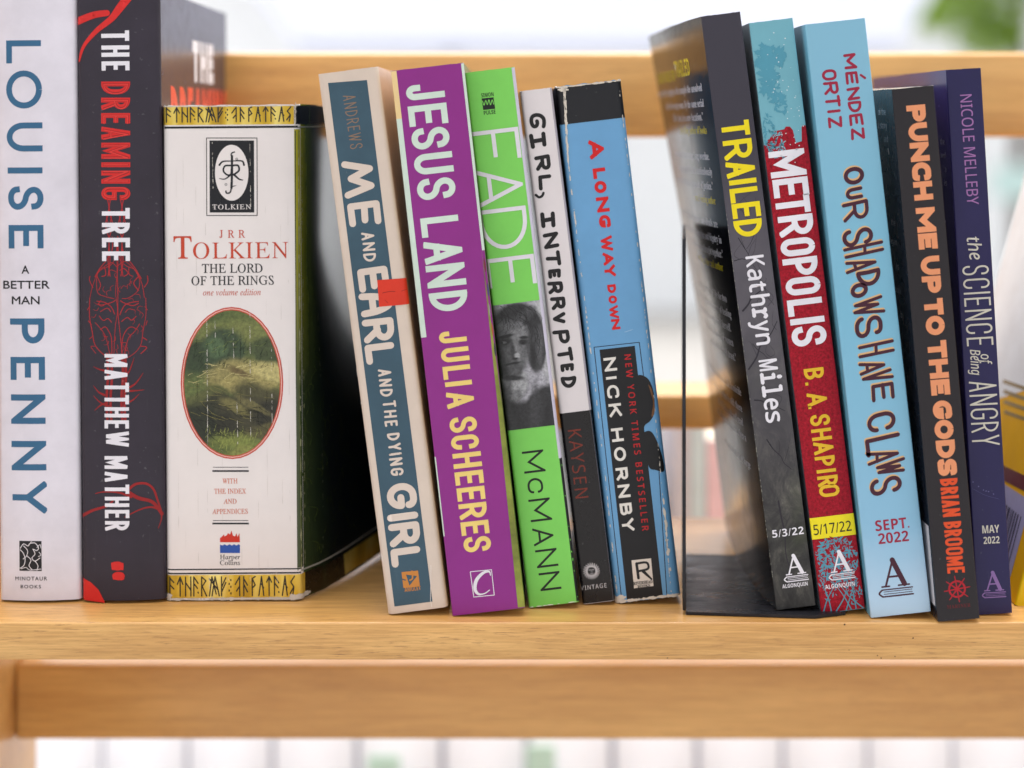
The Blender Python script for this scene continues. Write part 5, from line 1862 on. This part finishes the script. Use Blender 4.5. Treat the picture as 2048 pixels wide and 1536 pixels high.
# ---- 13 black paperback with peach capitals
B13 = ink((48, 45, 48), .46, .1, wave=.07, speck=.12)
b = Book('paperback_book', 'black paperback with heavy peach capitals, standing forward of the row', (1876, 1246), 4.95, 84, 1070, 0.13, B13, ROW, r=2.5, back=ink((36, 40, 50), .25), rim=.5)
PE = ink((228, 150, 108), .45)
b.run('title', 'PUNCH', (1831, 210), (1848, 400), 38, 11.5, PE, 1, gap=.05)
b.run('title', 'ME', (1850, 415), (1857, 498), 38, 11.5, PE, 1, gap=.06)
b.run('title', 'UP', (1859, 512), (1864.5, 586), 38, 11.5, PE, 1, gap=.06)
b.run('title', 'TO', (1866, 597), (1872, 670), 38, 11.5, PE, 1, gap=.04)
b.run('title', 'THE', (1873, 681), (1882, 790), 38, 11.5, PE, 1, gap=.06)
b.run('title', 'GODS', (1883, 801), (1896, 951), 38, 11.5, PE, 1, gap=.05)
OO = ink((220, 82, 46), .45)
b.run('author_name', 'BRIAN', (1897, 957), (1903.5, 1033), 35, 6, OO, 1, gap=.07)
b.run('author_name', 'BROOME', (1904.5, 1043), (1912.5, 1146), 35, 5.6, OO, 1, gap=.07)
WR = ink((176, 26, 50), .45)
wc = b.lp((1914, 1178))
b.ell('publisher_emblem', wc, 17.5, 17.5, WR, 1, hole=3.6, local=True)
b.ell('publisher_emblem', wc, 5, 5, WR, 1, local=True, n=14)
b.lines('publisher_emblem', [([(wc[0] + 5 * math.cos(a), wc[1] + 5 * math.sin(a)), (wc[0] + 26 * math.cos(a), wc[1] + 26 * math.sin(a))], 2.4, lambda t: 1.2 - .5 * t) for a in [6.283 * i / 8 + .1 for i in range(8)]], WR, 2, local=True)
b.level('publisher_name', 'MARINER', 1894, 1941, 1214, 7, ink((104, 30, 42), .45), font='serif', spacing=1.15)
b.poly('back_label', [(-60, 28), (-8, 28), (-8, 190), (-60, 190)], ink((214, 210, 214), .4), 1, local=True)
TBL = [(b.h - 52, 'of the'), (b.h - 80, 'a story'), (b.h - 108, 'and'), (b.h - 134, 'T'), (b.h - 280, 'the'), (b.h - 320, 'again'), (b.h - 370, 'is'), (b.h - 420, 'a book'), (b.h - 470, 'by')]
for v, tx in TBL:
    V, F = type_mesh(tx, 'noto', .01)
    x1 = max(p[0] for p in V)
    c1 = cap_height('noto')[1]
    V = [(-70 - len(tx) * 12 + p[0] / x1 * len(tx) * 12, v + p[1] / c1 * 13) for p in V]
    b.add('back_blurb', V, F, TXG, 1)
b.build()

# ---- 14 navy paperback
NV = ink((48, 44, 82), .4, .08, wave=.07, speck=.12)
b = Book('paperback_book', 'navy paperback with thin lilac and cream capitals, behind the black and peach one', (1955, 1232), 3.3, 70, 1092, 0.135, NV, ROW, r=2.5, back=ink((70, 64, 118), .22))
LI = ink((160, 112, 166), .42)
b.type('author_name', 'NICOLE MELLEBY', (1931.5, 189), (1946, 409), 23, LI, 'noto', 0.004, 1)
CB = ink((206, 200, 186), .42)
b.type('title', 'the', (1946, 474), (1953, 519), 26, CB, 'sital', .01, 1)
b.run('title', 'SCIENCE', (1950.5, 531), (1960.5, 691), 53, 3.6, CB, 1, gap=.14)
b.type('title', 'of', (1971, 708), (1973, 729), 20, CB, 'sital', .01, 1)
b.type('title', 'Being', (1950, 699), (1953, 750), 20, CB, 'sital', .01, 1)
b.run('title', 'ANGRY', (1965, 762), (1972, 891), 55, 3.6, CB, 1, gap=.12)
b.level('release_date', 'MAY', 1964.5, 1998.5, 1059, 15.5, CB, font='bold')
b.level('release_date', '2022', 1967, 1999, 1081, 14, CB, font='bold')
colophon(b, 1985, 1143, 40, ink((140, 108, 164), .42), 1)
b.lines('dotted_arc', [([(1945, 977), (1970, 990), (1998, 998)], .7, None)], ink((80, 76, 120), .42), 1)
for x, y in ((1946, 964), (1957, 973), (1967, 980), (1972, 982), (1977, 983), (1987, 988)):
    b.ell('dotted_arc', (x, y), 1.2, 1.2, ink((110, 106, 150), .42), 1, n=8)
for v, tx in ((b.h - 150, 'the'), (b.h - 178, 'and'), (b.h - 206, 'a'), (b.h - 234, 'is')):
    V, F = type_mesh(tx, 'noto', .01)
    x1 = max(p[0] for p in V)
    V = [(-40 - len(tx) * 12 + p[0] / x1 * len(tx) * 12, v + p[1] * 16) for p in V]
    b.add('back_blurb', V, F, ink((150, 146, 170), .4), 1)
b.build()

# ---- 15 yellow book at the right edge
YB = ink((240, 200, 10), .42)
YD = ink((238, 172, 24), .55, .06, 1.15, .2)
b = Book('paperback_book', 'yellow book with a white panel and a barcode sticker, tilted right at the right edge', (2030, 1212), -15, 150, 960, 0.13, YB, ROW, r=4, back=YD)
VB = b.h
V, F = b._fill([(-600, 300), (-60, 460), (-60, VB - 20), (-660, VB - 20), (-660, 300)])
b.add('white_panel', V, F, ink((244, 242, 240), .55, spec=.2), 1)
V, F = b._fill([(-640, 175), (-20, 215), (-20, 245), (-640, 205)])
b.add('maroon_stripe', V, F, ink((110, 40, 52), .4), 1)
V, F = b._fill([(-420, 40), (-60, 40), (-60, 200), (-420, 190)])
b.add('barcode_sticker', V, F, ink((176, 170, 208), .4), 2)
rr = random.Random(2)
x = -390
while x < -90:
    w_b = rr.choice((5, 8, 13))
    b.poly('barcode_sticker', [(x, 55), (x + w_b, 55), (x + w_b, 160), (x, 160)], ink((48, 44, 70), .4), 3, local=True)
    x += w_b + rr.choice((5, 8, 12))
for i, v in enumerate((420, 400, 380, 360)):
    b.poly('back_blurb', [(-420 + 20 * i, v - 30), (-90, v - 12), (-90, v - 4), (-420 + 20 * i, v - 22)], ink((150, 120, 60), .4), 2, local=True)
b.build()
